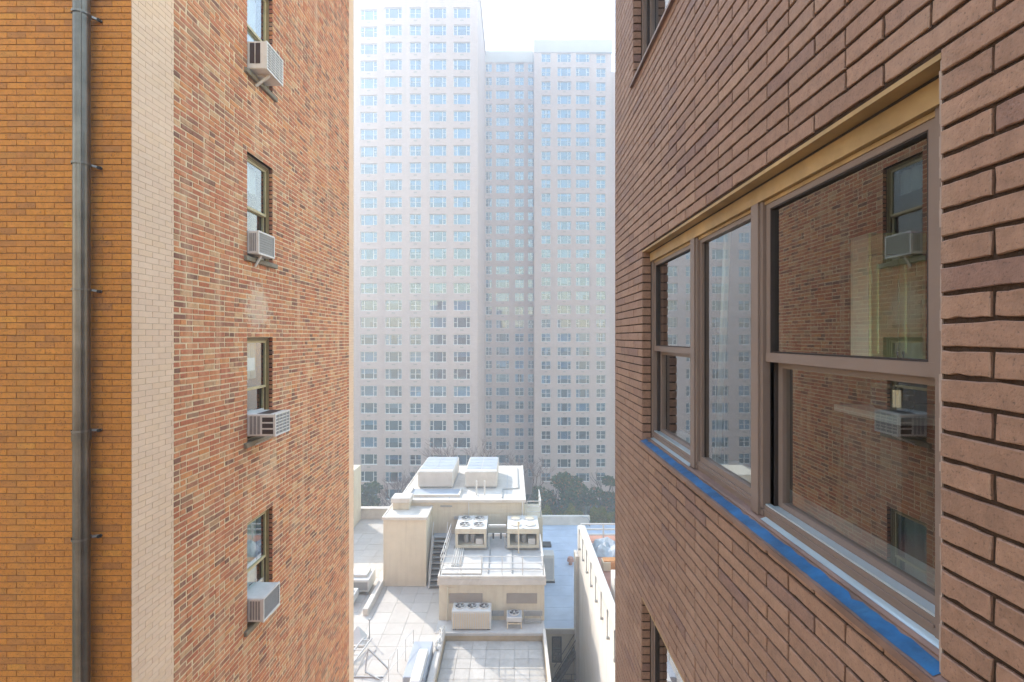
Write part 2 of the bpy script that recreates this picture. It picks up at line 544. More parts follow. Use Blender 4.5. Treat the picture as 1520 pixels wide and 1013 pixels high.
def lay(u0, u1, v0, v1, course, length, joint, holes, rng, v_ref=0.0, u_ref=0.0, header_every=6, jitter=.004, head=None, rand_header=0.0, wobble=0.0):
    """rectangles of the bricks of one wall face"""
    out = []
    hj = joint if head is None else head
    k0 = math.floor((v0 - v_ref) / course); k1 = math.ceil((v1 - v_ref) / course)
    for k in range(k0, k1):
        va = v_ref + k * course + joint / 2; vb = va + course - joint
        if va < v0 - 1e-4 or vb > v1 + 1e-4: continue
        hdr = header_every and k % header_every == 0
        u = u_ref + (length * .5 if k % 2 else 0.0)
        u -= math.ceil((u - u0) / length + 1) * length
        j = 0
        while u < u1:
            L = length * (.5 if (hdr and j % 2) or rng.random() < rand_header else 1.0)
            wv = rng.uniform(-wobble, wobble)
            ua, ub = u + hj / 2 + rng.uniform(-jitter, jitter) * .4, u + L - hj / 2 + rng.uniform(-jitter, jitter) * .4
            u += L; j += 1
            ua, ub = max(ua, u0), min(ub, u1)
            if ub - ua < .025: continue
            segs = [(ua, ub, va + wv * rng.random(), vb + wv)]
            for h in holes:
                nxt = []
                for s in segs:
                    if s[1] <= h[0] or s[0] >= h[1] or s[3] <= h[2] or s[2] >= h[3]:
                        nxt.append(s); continue
                    mv = (s[2] + s[3]) / 2
                    if h[2] < mv < h[3]:
                        if s[0] < h[0]: nxt.append((s[0], h[0], s[2], s[3]))
                        if s[1] > h[1]: nxt.append((h[1], s[1], s[2], s[3]))
                    elif mv >= h[3]:
                        nxt.append((s[0], s[1], h[3] + .002, s[3]))
                    else:
                        nxt.append((s[0], s[1], s[2], h[2] - .002))
                segs = nxt
            for s in segs:
                if s[1] - s[0] > .02 and s[3] - s[2] > .012:
                    out.append(s)
    return out


def put_brick(mb, wall, s, depth, bev, rng, tilt=.0012, origin=None):
    """nine faced brick with chamfered front, pushed into mb"""
    ua, ub, va, vb = s
    n = rng.uniform(-tilt, tilt)
    e = [rng.uniform(-tilt, tilt) * .8 for _ in range(8)]
    P = wall.p if origin is None else (lambda u, v, nn=0.0: wall.d(u, v, nn))
    o = [(ua + e[0], va + e[1]), (ub + e[2], va + e[3]), (ub + e[4], vb + e[5]), (ua + e[6], vb + e[7])]
    sg = [(1, 1), (-1, 1), (-1, -1), (1, -1)]
    back = [P(u, v, -depth) for u, v in o]
    mid = [P(u, v, n - bev) for u, v in o]
    fr = [P(u + a * bev, v + b * bev, n) for (u, v), (a, b) in zip(o, sg)]
    i = len(mb.v)
    mb.v.extend([tuple(x) for x in back + mid + fr])
    fs = [(8, 9, 10, 11)]
    for a in range(4):
        b = (a + 1) % 4
        fs += [(a, b, 4 + b, 4 + a), (4 + a, 4 + b, 8 + b, 8 + a)]
    for q in fs:
        q = tuple(i + x for x in q)
        mb.f.append(q[::-1] if wall.flip else q); mb.rnd.append(mb.cur)


def rough_brick(wall, L, H, depth, rng, name, mat):
    """single brick, uneven arrises, centred on the middle of its front"""
    mb = MB()
    per = []
    nu, nv = 6, 2
    for i in range(nu): per.append((-L / 2 + L * i / nu, -H / 2))
    for i in range(nv): per.append((L / 2, -H / 2 + H * i / nv))
    for i in range(nu): per.append((L / 2 - L * i / nu, H / 2))
    for i in range(nv): per.append((-L / 2, H / 2 - H * i / nv))
    n = len(per)
    out = []; fr = []
    for (u, v) in per:
        ju, jv = rng.gauss(0, .0008), rng.gauss(0, .0009)
        chip = rng.random() < .07
        k = .0045 if chip else .0018
        b = rng.uniform(.0016, .003)
        out.append((u + ju - (k * .3 if u > 0 else -k * .3), v + jv - (k * .5 if v > 0 else -k * .5), -b * (2.0 if chip else 1)))
        su = -1 if u > L / 2 - 1e-4 else (1 if u < -L / 2 + 1e-4 else 0); sv = -1 if v > 0 else (1 if v < 0 else 0)
        fr.append((u + ju + su * (b + k * .4), v + jv + sv * (b + k * .4), rng.uniform(-.0003, .0003)))
    i = len(mb.v)
    mb.v.extend([tuple(wall.d(u, v, -depth)) for u, v, _ in out])
    mb.v.extend([tuple(wall.d(*q)) for q in out]); mb.v.extend([tuple(wall.d(*q)) for q in fr])
    fs = [tuple(range(2 * n, 3 * n))]
    for a in range(n):
        b = (a + 1) % n
        fs += [(a, b, n + b, n + a), (n + a, n + b, 2 * n + b, 2 * n + a)]
    for q in fs:
        mb.f.append(q[::-1] if wall.flip else q); mb.rnd.append(0.0)
    return mb.mesh(name, mat)


def pxarea(wall, s):
    xs, ys = [], []
    for u, v in ((s[0], s[2]), (s[1], s[2]), (s[1], s[3]), (s[0], s[3])):
        q = wall.p(u, v)
        if q.y < .3: return 0
        xs.append(760 + q.x * F / q.y); ys.append(501 - q.z * F / q.y)
    cx0, cx1 = max(0, min(xs)), min(1520, max(xs)); cy0, cy1 = max(0, min(ys)), min(1013, max(ys))
    return max(0, cx1 - cx0) * max(0, cy1 - cy0)


def brick_face(parent, wall, rects, mat, depth, bev, rng, count, rough=False, name='brick', tilt=.0012, mass='brickwork'):
    """the largest bricks in view as parts of their own, the others as one mass"""
    order = sorted(range(len(rects)), key=lambda i: -pxarea(wall, rects[i]) * rng.uniform(.93, 1.0))
    single = set(order[:count])
    mb = MB(); lib = {}
    for i, s in enumerate(rects):
        if i in single:
            L, H = s[1] - s[0], s[3] - s[2]
            key = (round(L, 2), round(H, 3), rng.randrange(6 if rough else 2))
            if key not in lib:
                if rough:
                    lib[key] = rough_brick(wall, L, H, depth, rng, name, mat)
                else:
                    m2 = MB(); put_brick(m2, wall, (-L / 2, L / 2, -H / 2, H / 2), depth, bev, rng, tilt, origin=True)
                    lib[key] = m2.mesh(name, mat)
            c = wall.p((s[0] + s[1]) / 2, (s[2] + s[3]) / 2, rng.uniform(-tilt, tilt))
            link(name, lib[key], parent, c)
        else:
            mb.cur = rng.random()
            put_brick(mb, wall, s, depth, bev, rng, tilt)
    if mb.v:
        mb.build(mass, mat, parent, kind='stuff')


def texturedbrick(name, c1, c2, mortar, bw, rh, swap=True):
    """brick surfaces that lie outside the view or too far off for single bricks"""
    t = NT(name)
    s = t.n('ShaderNodeSeparateXYZ', Vector=t.pos())
    v = t.n('ShaderNodeCombineXYZ', X=s.outputs[1 if swap else 0], Y=s.outputs[2]).outputs[0]
    br = t.n('ShaderNodeTexBrick', Vector=v, Color1=c1, Color2=c2, Mortar=mortar, Scale=1.0, Mortar__Size=.006)
    br.inputs['Brick Width'].default_value = bw; br.inputs['Row Height'].default_value = rh
    t.principled(br.outputs[0], .85)
    return t.m


M_MAUVE_T = texturedbrick('mauve_brick_beyond', (.22, .14, .12), (.26, .165, .145), (.09, .055, .042), .298, .0639)
M_RED_T = texturedbrick('red_brick_beyond', (.42, .17, .08), (.30, .13, .08), (.62, .49, .30), .2275, .0722)
M_ORANGE_T = texturedbrick('orange_brick_beyond', (.52, .26, .08), (.56, .29, .09), (.25, .15, .08), .205, .0664, False)

# ------------------------------------------------------------------ ground
mb = MB(); mb.box(-150, 150, -60, 200, GROUND - .3, GROUND)
tag(mb.build('ground', M_GRASS), kind='structure')
mb = MB(); mb.box(-149, 149, 53, 60, GROUND + .004, GROUND + .02)
tag(mb.build('road', M_ASPHALT), kind='structure')
mb = MB(); mb.box(-149, 149, 60, 63, GROUND + .004, GROUND + .14)
tag(mb.build('pavement', M_PAVER_D), kind='structure')


# ------------------------------------------------------------------ right building
rng = random.Random(3)
RB = thing('mauve_brick_building', 'dark mauve brick apartment building with a wide three-part window, filling the right side', 'building', (5, -2, GROUND))
WR = Wall((1.0, 0, 0), (0, 1, 0), (-1, 0, 0))
MAIN = (1.13, 3.72, -.80, .668)
UPPER = (1.30, 4.00, 2.087, 3.56)
LOWER = (1.20, 3.74, -3.47, -2.0)
HR = [MAIN, UPPER, LOWER]
END_R = 4.69
mb = MB(); sheet(mb, WR, .55, END_R, -3.72, 3.72, HR, -.0085, .066)
mb.build('mortar', M_MORTAR_DARK, RB)
mb = MB()
sheet(mb, WR, -10, END_R, 3.72, 3.95, [], 0); sheet(mb, WR, -10, END_R, GROUND, -3.72, [], 0); sheet(mb, WR, -10, .55, -3.72, 3.72, [], 0)
mb.box(1.0, 9, -10, END_R, GROUND, 3.95, '-x,-z')
mb.build('wall', M_MAUVE_T, RB)
rects = lay(.55, END_R, -3.72, 3.72, .0639, .298, .0088, HR, rng, v_ref=.0377, u_ref=1.007, header_every=6, jitter=.003)
brick_face(RB, WR, rects, M_MAUVE, .0085, .002, rng, 300, rough=True, tilt=.0009)
# brick returns of the far jambs, one brick a course
for (a, b, c, d) in HR:
    WJ = Wall((1.0, b - .004, 0), (1, 0, 0), (0, -1, 0))
    rj = [(.006, .066, .0377 + k * .0639 + .005, .0377 + (k + 1) * .0639 - .005) for k in range(-60, 60) if c <= .0377 + k * .0639 and .0377 + (k + 1) * .0639 <= d + .02]
    mj = MB()
    for s in rj:
        mj.cur = rng.random(); put_brick(mj, WJ, s, .004, .002, rng, .0006)
    mj.build('jamb_brickwork', M_MAUVE, RB, kind='stuff')


def wide_window(hole, y_m1, y_m2, detail=True, zmeet=-.083):
    """three lights: sliding sashes at both ends, a fixed light between two mullions"""
    ya, yb, z0, z1 = hole
    fz1 = z1 - .105                       # underside of the head
    fz0 = z0 + .085                       # top of the bottom rail
    m = MB()
    m.box(1.072, 1.15, ya + .002, ya + .096, z0 + .03, z1 - .055)       # near jamb
    m.box(1.072, 1.15, yb - .048, yb - .002, z0 + .03, z1 - .055)       # far jamb
    m.box(1.076, 1.15, ya + .098, yb - .05, z0 + .034, fz0)              # bottom rail
    m.box(1.070, 1.0758, ya + .098, yb - .05, fz0 - .022, fz0 - .016)    # bead on the bottom rail
    w = m.build('window', M_FRAME, RB)
    m = MB()
    m.box(1.003, 1.078, ya + .001, yb - .001, z1 - .016, z1 - .002)      # soffit board
    m.box(1.060, 1.12, ya + .003, yb - .003, z1 - .088, z1 - .024)
    m.box(1.078, 1.14, ya + .098, yb - .05, fz1, z1 - .090)
    m.build('head_trim', M_OCHRE, w)
    m = MB(); m.box(1.058, 1.1, ya + .004, yb - .004, z1 - .0238, z1 - .0165)
    m.build('gap_shade_strip', M_FRAME_DARK, w)  # solid dark strip, shade between soffit and fascia put into its colour
    for (a, b) in (y_m1, y_m2):
        m = MB()
        m.box(1.060, 1.150, a + (b - a) * .30, b, z0 + .036, z1 - .089)
        m.box(1.070, 1.148, a + .004, a + (b - a) * .295, z0 + .038, z1 - .0895)
        m.build('mullion', M_FRAME, w)
        m = MB(); m.box(1.10, 1.146, a - .03, a + .003, fz0, fz1); m.build('gasket', M_FRAME_DARK, w)
    # lights: (y0, y1, sliding)
    for (a, b, dh) in ((ya + .097, y_m2[0] - .001, True), (y_m2[1] + .001, y_m1[0] - .001, False), (y_m1[1] + .001, yb - .049, True)):
        if not dh:
            m = MB()
            m.box(1.085, 1.12, a, a + .022, fz0, fz1); m.box(1.085, 1.12, b - .022, b, fz0, fz1)
            m.box(1.085, 1.12, a + .022, b - .022, fz0, fz0 + .03); m.box(1.085, 1.12, a + .022, b - .022, fz1 - .022, fz1)
            s = m.build('sash', M_FRAME, w)
            m = MB(); m.poly([(1.104, a + .022, fz0 + .03), (1.104, a + .022, fz1 - .022), (1.104, b - .022, fz1 - .022), (1.104, b - .022, fz0 + .03)])
            m.build('pane', M_GLASS, w)
            continue
        zm = zmeet if detail else (z0 + z1) / 2
        m = MB()                                             # upper sash, outermost
        m.box(1.082, 1.112, a, a + .03, zm - .018, fz1); m.box(1.082, 1.112, b - .03, b, zm - .018, fz1)
        m.box(1.080, 1.114, a, b, zm - .02, zm + .018); m.box(1.082, 1.112, a + .03, b - .03, fz1 - .022, fz1)
        m.build('upper_sash', M_FRAME, w)
        m = MB(); m.box(1.0835, 1.1105, a + .0305, a + .036, zm + .0185, fz1 - .0225); m.box(1.0835, 1.1105, b - .036, b - .0305, zm + .0185, fz1 - .0225)
        m.box(1.0835, 1.1105, a + .036, b - .036, fz1 - .028, fz1 - .0225); m.box(1.0835, 1.1105, a + .036, b - .036, zm + .0185, zm + .024)
        m.build('gasket', M_FRAME_DARK, w)
        m = MB(); m.poly([(1.100, a + .03, zm + .018), (1.100, a + .03, fz1 - .022), (1.100, b - .03, fz1 - .022), (1.100, b - .03, zm + .018)])
        m.build('pane', M_GLASS, w)
        m = MB()                                             # lower sash, set further in
        m.box(1.118, 1.148, a, a + .035, fz0, zm - .021); m.box(1.118, 1.148, b - .06, b, fz0, zm - .021)
        m.box(1.118, 1.148, a + .035, b - .06, fz0, fz0 + .03); m.box(1.118, 1.148, a + .035, b - .06, zm - .045, zm - .021)
        m.build('lower_sash', M_FRAME, w)
        m = MB(); m.box(1.10, 1.117, b - .028, b - .003, fz0, zm - .0215); m.build('gasket', M_FRAME_DARK, w)
        m = MB(); m.poly([(1.134, a + .035, fz0 + .03), (1.134, a + .035, zm - .045), (1.134, b - .06, zm - .045), (1.134, b - .06, fz0 + .03)])
        m.build('pane', M_GLASS, w)
        m = MB(); m.box(1.079, 1.117, a, b, fz0 + .0005, fz0 + .007)
        m.build('track', M_TRACK, w)
    # sill: sloping sheet metal in strips
    def strip(name, x0, za, x1, zb, mat, y0=ya + .002, y1=yb - .002, t=.004):
        q = MB()
        q.poly([(x0, y0, za), (x1, y0, zb), (x1, y1, zb), (x0, y1, za)])
        q.poly([(x0, y0, za - t), (x0, y0, za), (x0, y1, za), (x0, y1, za - t)])
        q.poly([(x0, y0, za - t), (x1, y0, zb - t), (x1, y0, zb), (x0, y0, za)])
        q.build(name, mat, w)
    m = MB()
    m.box(.976, .982, ya - .02, yb + .015, z0 - .018, z0 + .002)        # drip lip
    m.poly([(.982, ya - .02, z0 + .002), (1.076, ya - .02, z0 + .036), (1.076, yb + .015, z0 + .036), (.982, yb + .015, z0 + .002)])
    m.box(.982, 1.0, ya - .02, yb + .015, z0 - .018, z0 - .001)
    m.build('sill', M_SILL, w)
    q = MB(); rg = random.Random(8); n = 90
    ed = [(.986 + rg.uniform(0, .0025), 1.030 + rg.uniform(-.004, .003) - (.010 if rg.random() < .08 else 0)) for _ in range(n + 1)]
    fz = lambda x: z0 + .0030 + (x - .982) * .36 + .0012
    for i in range(n):
        y0, y1 = ya + .004 + (yb - ya - .008) * i / n, ya + .004 + (yb - ya - .008) * (i + 1) / n
        (a0, b0), (a1, b1) = ed[i], ed[i + 1]
        q.poly([(a0, y0, fz(a0)), (b0, y0, fz(b0)), (b1, y1, fz(b1)), (a1, y1, fz(a1))])
    q.build('sky_blue_strip', M_BLUE, w)
    strip('sill_step', 1.036, z0 + .0275, 1.048, z0 + .034, M_SILL)
    strip('sill_track', 1.052, z0 + .0325, 1.0745, z0 + .0405, M_TRACK, y0=ya + .03, y1=y_m2[0] - .012)
    if detail:
        strip('sill_track', 1.052, z0 + .0325, 1.0745, z0 + .0405, M_TRACK, y0=y_m1[1] + .01, y1=yb - .05)
    # caulk down the near jamb, lumpy where it meets the brick joints
    m = MB(); q = random.Random(5)
    zz = z0 + .0
    while zz < z1 - .02:
        h = q.uniform(.02, .05)
        m.box(1.006, 1.071, ya + .0015, ya + .004 + q.uniform(0, .006), zz, min(zz + h, z1 - .017))
        zz += h
    m.build('caulk', M_CAULK, w)
    return w


wide_window(MAIN, (2.79, 2.877), (2.06, 2.146))
wide_window(UPPER, (3.06, 3.147), (2.25, 2.336), False)
wide_window(LOWER, (2.81, 2.897), (2.06, 2.146), False)
# rooms behind the windows
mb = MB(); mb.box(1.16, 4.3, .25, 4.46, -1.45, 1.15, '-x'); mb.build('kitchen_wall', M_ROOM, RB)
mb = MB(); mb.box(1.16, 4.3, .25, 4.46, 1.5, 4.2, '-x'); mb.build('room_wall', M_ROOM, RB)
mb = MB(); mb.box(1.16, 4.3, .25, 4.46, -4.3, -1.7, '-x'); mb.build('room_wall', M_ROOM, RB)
# stools (inner sills) of the kitchen window
mb = MB(); mb.box(1.155, 1.30, 1.15, 3.70, -.735, -.712); mb.build('inner_sill', M_COUNTER, RB)


# kitchen things seen through the glass
def kitchen():
    yb_ = 2.78                                 # partition wall behind the kitchen run
    m = MB(); m.box(1.22, 4.29, yb_, yb_ + .1, -1.449, 1.149); m.build('partition', M_ROOM, RB)
    c = thing('wall_cabinet', 'pale green two-door kitchen cabinet seen through the near window pane', 'cabinet', (2.2, 2.6, -.15))
    x0, x1, y0, z0, z1 = 1.945, 2.245, 2.64, -.137, .565
    m = MB(); m.box(x0, x1, y0, yb_ - .002, z0, z1); m.build('carcass', M_CABSIDE, c)
    h = (x1 - x0) / 2
    for k in (0, 1):
        a, b = x0 + k * h + .003, x0 + (k + 1) * h - .003
        m = MB(); m.box(a, b, y0 - .018, y0 - .0005, z0 + .004, z1 - .12); d = m.build('door', M_CABINET, c)
        m = MB(); m.box(a + .035, b - .035, y0 - .026, y0 - .0185, z0 + .05, z1 - .17); m.build('panel', M_CABINET, d)
        m = MB(); hx = b - .012 if k == 0 else a + .012; m.tube([(hx, y0 - .03, z0 + .02), (hx, y0 - .03, z0 + .06)], .005, 6); m.build('handle', M_CHROME, d)
    m = MB(); m.box(x0, x1, y0 - .018, y0 - .0005, z1 - .115, z1); m.build('fascia', M_CABINET, c)
    c = thing('kitchen_counter', 'grey kitchen counter under the green cabinet behind the glass', 'counter', (2.4, 2.5, -1.44))
    m = MB(); m.box(1.85, 3.4, 2.3, yb_ - .002, -.42, -.385); m.build('worktop', M_COUNTER, c)
    m = MB(); m.box(1.9, 3.4, 2.36, yb_ - .003, -1.44, -.421); m.build('base', M_ROOM_DARK, c)
    t = thing('toaster', 'small steel toaster on the kitchen counter behind the glass', 'toaster', (2.0, 2.6, -.384))
    m = MB(); m.bevbox(1.955, 2.07, 2.46, 2.66, -.384, -.245, .025); m.build('body', M_CHROME, t)
    m = MB(); m.box(1.985, 1.995, 2.48, 2.64, -.2455, -.242); m.box(2.025, 2.035, 2.48, 2.64, -.2455, -.242); m.build('slot', M_FRAME_DARK, t)
    m = MB(); m.box(2.0, 2.03, 2.44, 2.459, -.32, -.295); m.build('lever', M_FRAME_DARK, t)
    cu = MB()
    for i in range(8):
        y0 = 2.76 - i * .008; y1 = y0 - .008
        dx0 = .018 * math.sin(i * 1.3); dx1 = .018 * math.sin((i + 1) * 1.3)
        cu.poly([(1.21 + dx0, y0, .62), (1.21 + dx1, y1, .62), (1.21 + dx1, y1 + .12, -.70), (1.21 + dx0, y0 + .12, -.70)])
    tag(cu.build('curtain', M_CURTAIN, smooth=True), 'sheer white curtain gathered beside the middle window pane', 'curtain')


kitchen()

# ------------------------------------------------------------------ left building
rng = random.Random(11)
LB = thing('orange_brick_building', 'orange and red brick apartment building with four window air conditioners, filling the left side', 'building', (-9, 9, GROUND))
WL = Wall((-4.0, 0, 0), (0, 1, 0), (1, 0, 0))
WF = Wall((0, 5.08, 0), (1, 0, 0), (0, -1, 0))
PALE_END, RED_END, END_L = 5.72, 11.87, 12.22
HL = [(7.31, 8.09, 2.816 * k - 1.5884, 2.816 * k) for k in (-1, 0, 1, 2)]
mb = MB(); sheet(mb, WL, PALE_END, RED_END, -9.6, 9.6, HL, -.006); mb.build('cream_mortar', M_RED_MORTAR, LB)
for h in HL:
    mb = MB(); a, b, c, d = h
    for k in range(22):
        zz = c + k * .0722; mb.cur = random.random()
        mb.box(-4.13, -4.002, b, b + .1, zz + .009, zz + .0635); mb.box(-4.13, -4.002, a - .1, a, zz + .009, zz + .0635)
    mb.build('reveal_brickwork', M_RED, LB, kind='stuff')
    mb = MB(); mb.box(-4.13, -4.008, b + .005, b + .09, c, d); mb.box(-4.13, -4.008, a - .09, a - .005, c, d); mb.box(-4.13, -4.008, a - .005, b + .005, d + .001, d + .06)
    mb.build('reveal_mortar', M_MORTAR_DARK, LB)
mb = MB(); sheet(mb, WL, 5.086, PALE_END, -5.0, 5.0, [], -.006); sheet(mb, WL, RED_END, END_L, -9.6, 9.6, [], -.006); mb.build('pale_mortar', M_PALE_MORTAR, LB)
mb = MB(); sheet(mb, WF, -6.4, -4.004, -4.6, 4.6, [], -.007); mb.build('mortar', M_ORANGE_MORTAR, LB)
mb = MB()
sheet(mb, WL, 5.08, END_L, 9.6, 10.6, []); sheet(mb, WL, 5.08, END_L, GROUND, -9.6, [])
sheet(mb, WL, 5.08, PALE_END, 5.0, 9.6, []); sheet(mb, WL, 5.08, PALE_END, -9.6, -5.0, [])
mb.box(-22, -4.0, 5.08, END_L, GROUND, 10.6, '+x,-y,-z'); mb.build('wall', M_RED_T, LB)
mb = MB(); sheet(mb, WF, -22, -4, 4.6, 10.6, []); sheet(mb, WF, -22, -4, GROUND, -4.6, []); sheet(mb, WF, -22, -6.4, -4.6, 4.6, []); mb.build('front_wall', M_ORANGE_T, LB)
rects = lay(-6.4, -4.0, -4.6, 4.6, .0664, .201, .0085, [], rng, v_ref=.02, u_ref=-4.0, header_every=0, jitter=.004, head=.0035, wobble=.0012)
brick_face(LB, WF, rects, M_ORANGE, .007, .002, rng, 300, name='orange_brick', mass='orange_brickwork', tilt=.0012)
rects = lay(5.089, PALE_END, -5.0, 5.0, .0664, .201, .0042, [], rng, v_ref=.02, u_ref=5.08, header_every=0, jitter=.001)
rects += lay(RED_END, END_L, -9.6, 9.6, .0664, .201, .0042, [], rng, v_ref=.02, u_ref=RED_END, header_every=0, jitter=.001)
brick_face(LB, WL, rects, M_PALE, .006, .0012, rng, 300, name='pale_brick', mass='pale_brickwork', tilt=.0004)
rects = lay(PALE_END + .004, RED_END - .004, -9.6, 9.6, .0722, .2275, .0175, HL, rng, v_ref=0, u_ref=PALE_END, header_every=6, jitter=.024, rand_header=.3, wobble=.004)
brick_face(LB, WL, rects, M_RED, .006, .0026, rng, 300, name='red_brick', mass='red_brickwork', tilt=.0026)


def left_window(hole, idx):
    ya, yb, z0, z1 = hole
    m = MB()
    for (a, b) in ((ya + .001, ya + .05), (yb - .05, yb - .001)):
        m.box(-4.16, -4.075, a, b, z0 + .03, z1 - .001)
    m.box(-4.16, -4.075, ya + .05, yb - .05, z1 - .05, z1 - .001)
    m.box(-4.06, -4.0745, yb - .022, yb - .001, z0 + .03, z1 - .001); m.box(-4.06, -4.0745, ya + .001, yb - .022, z1 - .022, z1 - .001)
    w = m.build('window', M_BROWNFRAME, LB)
    m = MB()
    for (x, y) in ((-4.058, .024), (-4.070, .050)):
        m.box(x - .02, x, yb - y - .012, yb - y, z0 + .03, z1 - .03); m.box(x - .02, x, ya + .012, yb - y - .012, z1 - y - .01, z1 - y + .004)
    m.build('bead', M_OLIVE, w)
    zm = (z0 + z1) / 2 - .03
    a, b = ya + .0505, yb - .0505
    def sash(name, x0, x1, za, zb):
        q = MB()
        q.box(x0, x1, a, a + .035, za, zb); q.box(x0, x1, b - .035, b, za, zb)
        q.box(x0, x1, a + .035, b - .035, za, za + .04); q.box(x0, x1, a + .035, b - .035, zb - .04, zb)
        q.build(name, M_OLIVE_PALE, w)
        q = MB(); xm = (x0 + x1) / 2
        q.poly([(xm, a + .035, za + .04), (xm, b - .035, za + .04), (xm, b - .035, zb - .04), (xm, a + .035, zb - .04)])
        q.build('pane', M_GLASS_L, w)
    sash('upper_sash', -4.115, -4.085, zm, z1 - .0505)
    sash('lower_sash', -4.15, -4.12, z0 + .03, zm + .03)
    m = MB(); m.box(-4.15, -4.118, b - .002, b + .0003, zm + .03, z1 - .06); m.build('track', M_IRON, w)
    m = MB(); m.bevbox(-4.16, -3.955, ya - .09, yb + .09, z0 - .075, z0 + .0, .008); m.box(-4.16, -4.06, ya + .001, yb - .001, z0 + .0005, z0 + .03)
    m.build('sill', M_STONE_SILL, w)
    m = MB()
    mat = M_CURTAIN_G if idx in (0, 1) else M_CURTAIN
    top = z1 - .08; bot = {0: z0 + .4, 1: zm + .15, 2: zm + .35, 3: z0 + .5}[idx]
    n = 22
    for i in range(n):
        y0 = a + (b - a) * i / n; y1 = a + (b - a) * (i + 1) / n
        d0, d1 = .02 * math.sin(i * 1.1), .02 * math.sin((i + 1) * 1.1)
        m.poly([(-4.24 + d0, y0, bot), (-4.24 + d1, y1, bot), (-4.24 + d1, y1, top), (-4.24 + d0, y0, top)])
    m.build('curtain', mat, w, smooth=True)
    if idx == 1:
        m = MB(); m.box(-4.1085, -4.1065, a + .10, a + .36, zm + .30, zm + .50); m.build('notice', M_PAPER, w)
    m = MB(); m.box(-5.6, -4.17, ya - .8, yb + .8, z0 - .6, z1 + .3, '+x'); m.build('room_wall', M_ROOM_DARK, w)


for i, h in enumerate(HL):
    left_window(h, i)


def air_conditioner(label, ya, yb, xo, z0, z1, style):
    """box through the lower sash: cabinet, side vents, rear grille, bracket"""
    t = thing('air_conditioner', label, 'air conditioner', (-4.0, (ya + yb) / 2, z0), 'window air conditioners on the red brick wall')
    xi = -4.20
    m = MB(); m.bevbox(xi, xo - .02, ya + .004, yb - .004, z0, z1, .012)
    m.build('cabinet', M_ACWHITE, t)
    m = MB()                                                   # rim of the rear face
    r = .022
    m.box(xo - .02, xo, ya, yb, z1 - r, z1 + .003); m.box(xo - .02, xo, ya, yb, z0 - .003, z0 + r)
    m.box(xo - .02, xo, ya, ya + r, z0 + r, z1 - r); m.box(xo - .02, xo, yb - r, yb, z0 + r, z1 - r)
    m.build('rear_frame', M_ACWHITE, t)
    m = MB(); m.box(xo - .019, xo - .012, ya + r, yb - r, z0 + r, z1 - r); m.build('coil', M_ACGREY, t)
    n = {0: 9, 1: 8, 2: 6, 3: 10}[style]
    g = MB()
    if style in (0, 2):
        for i in range(1, n):
            z = z0 + r + (z1 - z0 - 2 * r) * i / n
            g.box(xo - .0115, xo - .002, ya + r, yb - r, z - .006, z + .006)
        for i in range(1, 4):
            y = ya + (yb - ya) * i / 4
            g.box(xo - .0118, xo - .001, y - .004, y + .004, z0 + r, z1 - r)
    else:
        for i in range(1, n):
            z = z0 + r + (z1 - z0 - 2 * r) * i / n
            g.box(xo - .0115, xo - .004, ya + r, yb - r, z - .003, z + .003)
    g.build('grille', M_ACWHITE if style in (0, 2) else M_ACGREY, t)
    # vents in the flank that faces us
    x_in = -3.99; W = xo - .03 - x_in
    if style == 0:
        for k in (0, 1):
            m = MB(); a = x_in + .01 + k * W * .36
            m.box(a, a + W * .30, ya - .001, ya + .0038, z0 + .08, z1 - .03); m.build('side_vent', M_ACDARK, t)
    elif style == 2:
        for k in range(3):
            zz = z0 + .035 + k * (z1 - z0 - .06) / 3
            m = MB(); m.box(x_in + W * .55, x_in + W * .98, ya - .001, ya + .0038, zz, zz + (z1 - z0) * .2); m.build('side_vent', M_ACDARK, t)
        for k in range(3):
            m = MB(); a = x_in + .02 + k * W * .15
            m.box(a, a + W * .11, ya - .001, ya + .0038, z0 + .03, z1 - .03); m.build('side_panel', M_ACGREY, t)
        m = MB(); m.box(xo - .30, xo - .1, ya + .04, yb - .03, z1 + .0002, z1 + .003); m.build('top_vent', M_ACDARK, t)
    else:
        for k in range(4):
            m = MB(); a = x_in + .012 + k * W * .22
            m.box(a, a + W * .14, ya - .001, ya + .0038, z0 + .04, z1 - .04); m.build('side_vent', M_ACGREY, t)
    # folding panels that close the rest of the sash opening
    m = MB()
    hole_b = 8.03
    for i in range(8):
        y0 = yb + .001 + (hole_b - yb) * i / 8; y1 = yb + (hole_b - yb) * (i + 1) / 8
        if y1 > y0: m.box(-4.135, -4.125 + .006 * (i % 2), y0, y1, z0 + .01, z1 - .005)
    m.build('side_curtain', M_ACWHITE, t)
    # support arm down to the sill
    m = MB()
    yc = ya + (yb - ya) * .35
    m.bar((xo - .05, yc, z0 - .012), (-3.99, yc, z0 - .012), .035, .02)
    if style != 3:
        m.bar((xo - .06, yc, z0 - .02), (-3.985, yc, z0 - .17), .04, .022)
    else:
        m.bar((xo - .02, yb - .1, z0 - .03), (-3.99, yb - .1, z0 - .03), .3, .015)
    m.build('bracket', M_ACWHITE, t)


air_conditioner('white air conditioner with two dark side vents in the topmost left window', 7.34, 7.87, -3.72, 4.08, 4.50, 0)
air_conditioner('small white air conditioner in the second window from the top, grey louvred back', 7.33, 7.83, -3.84, 1.27, 1.62, 1)
air_conditioner('white air conditioner with slatted back below the window with a paper notice', 7.32, 7.80, -3.58, -1.50, -1.165, 2)
air_conditioner('white boxy air conditioner with grey back in the lowest left window', 7.34, 7.86, -3.77, -4.33, -3.97, 3)


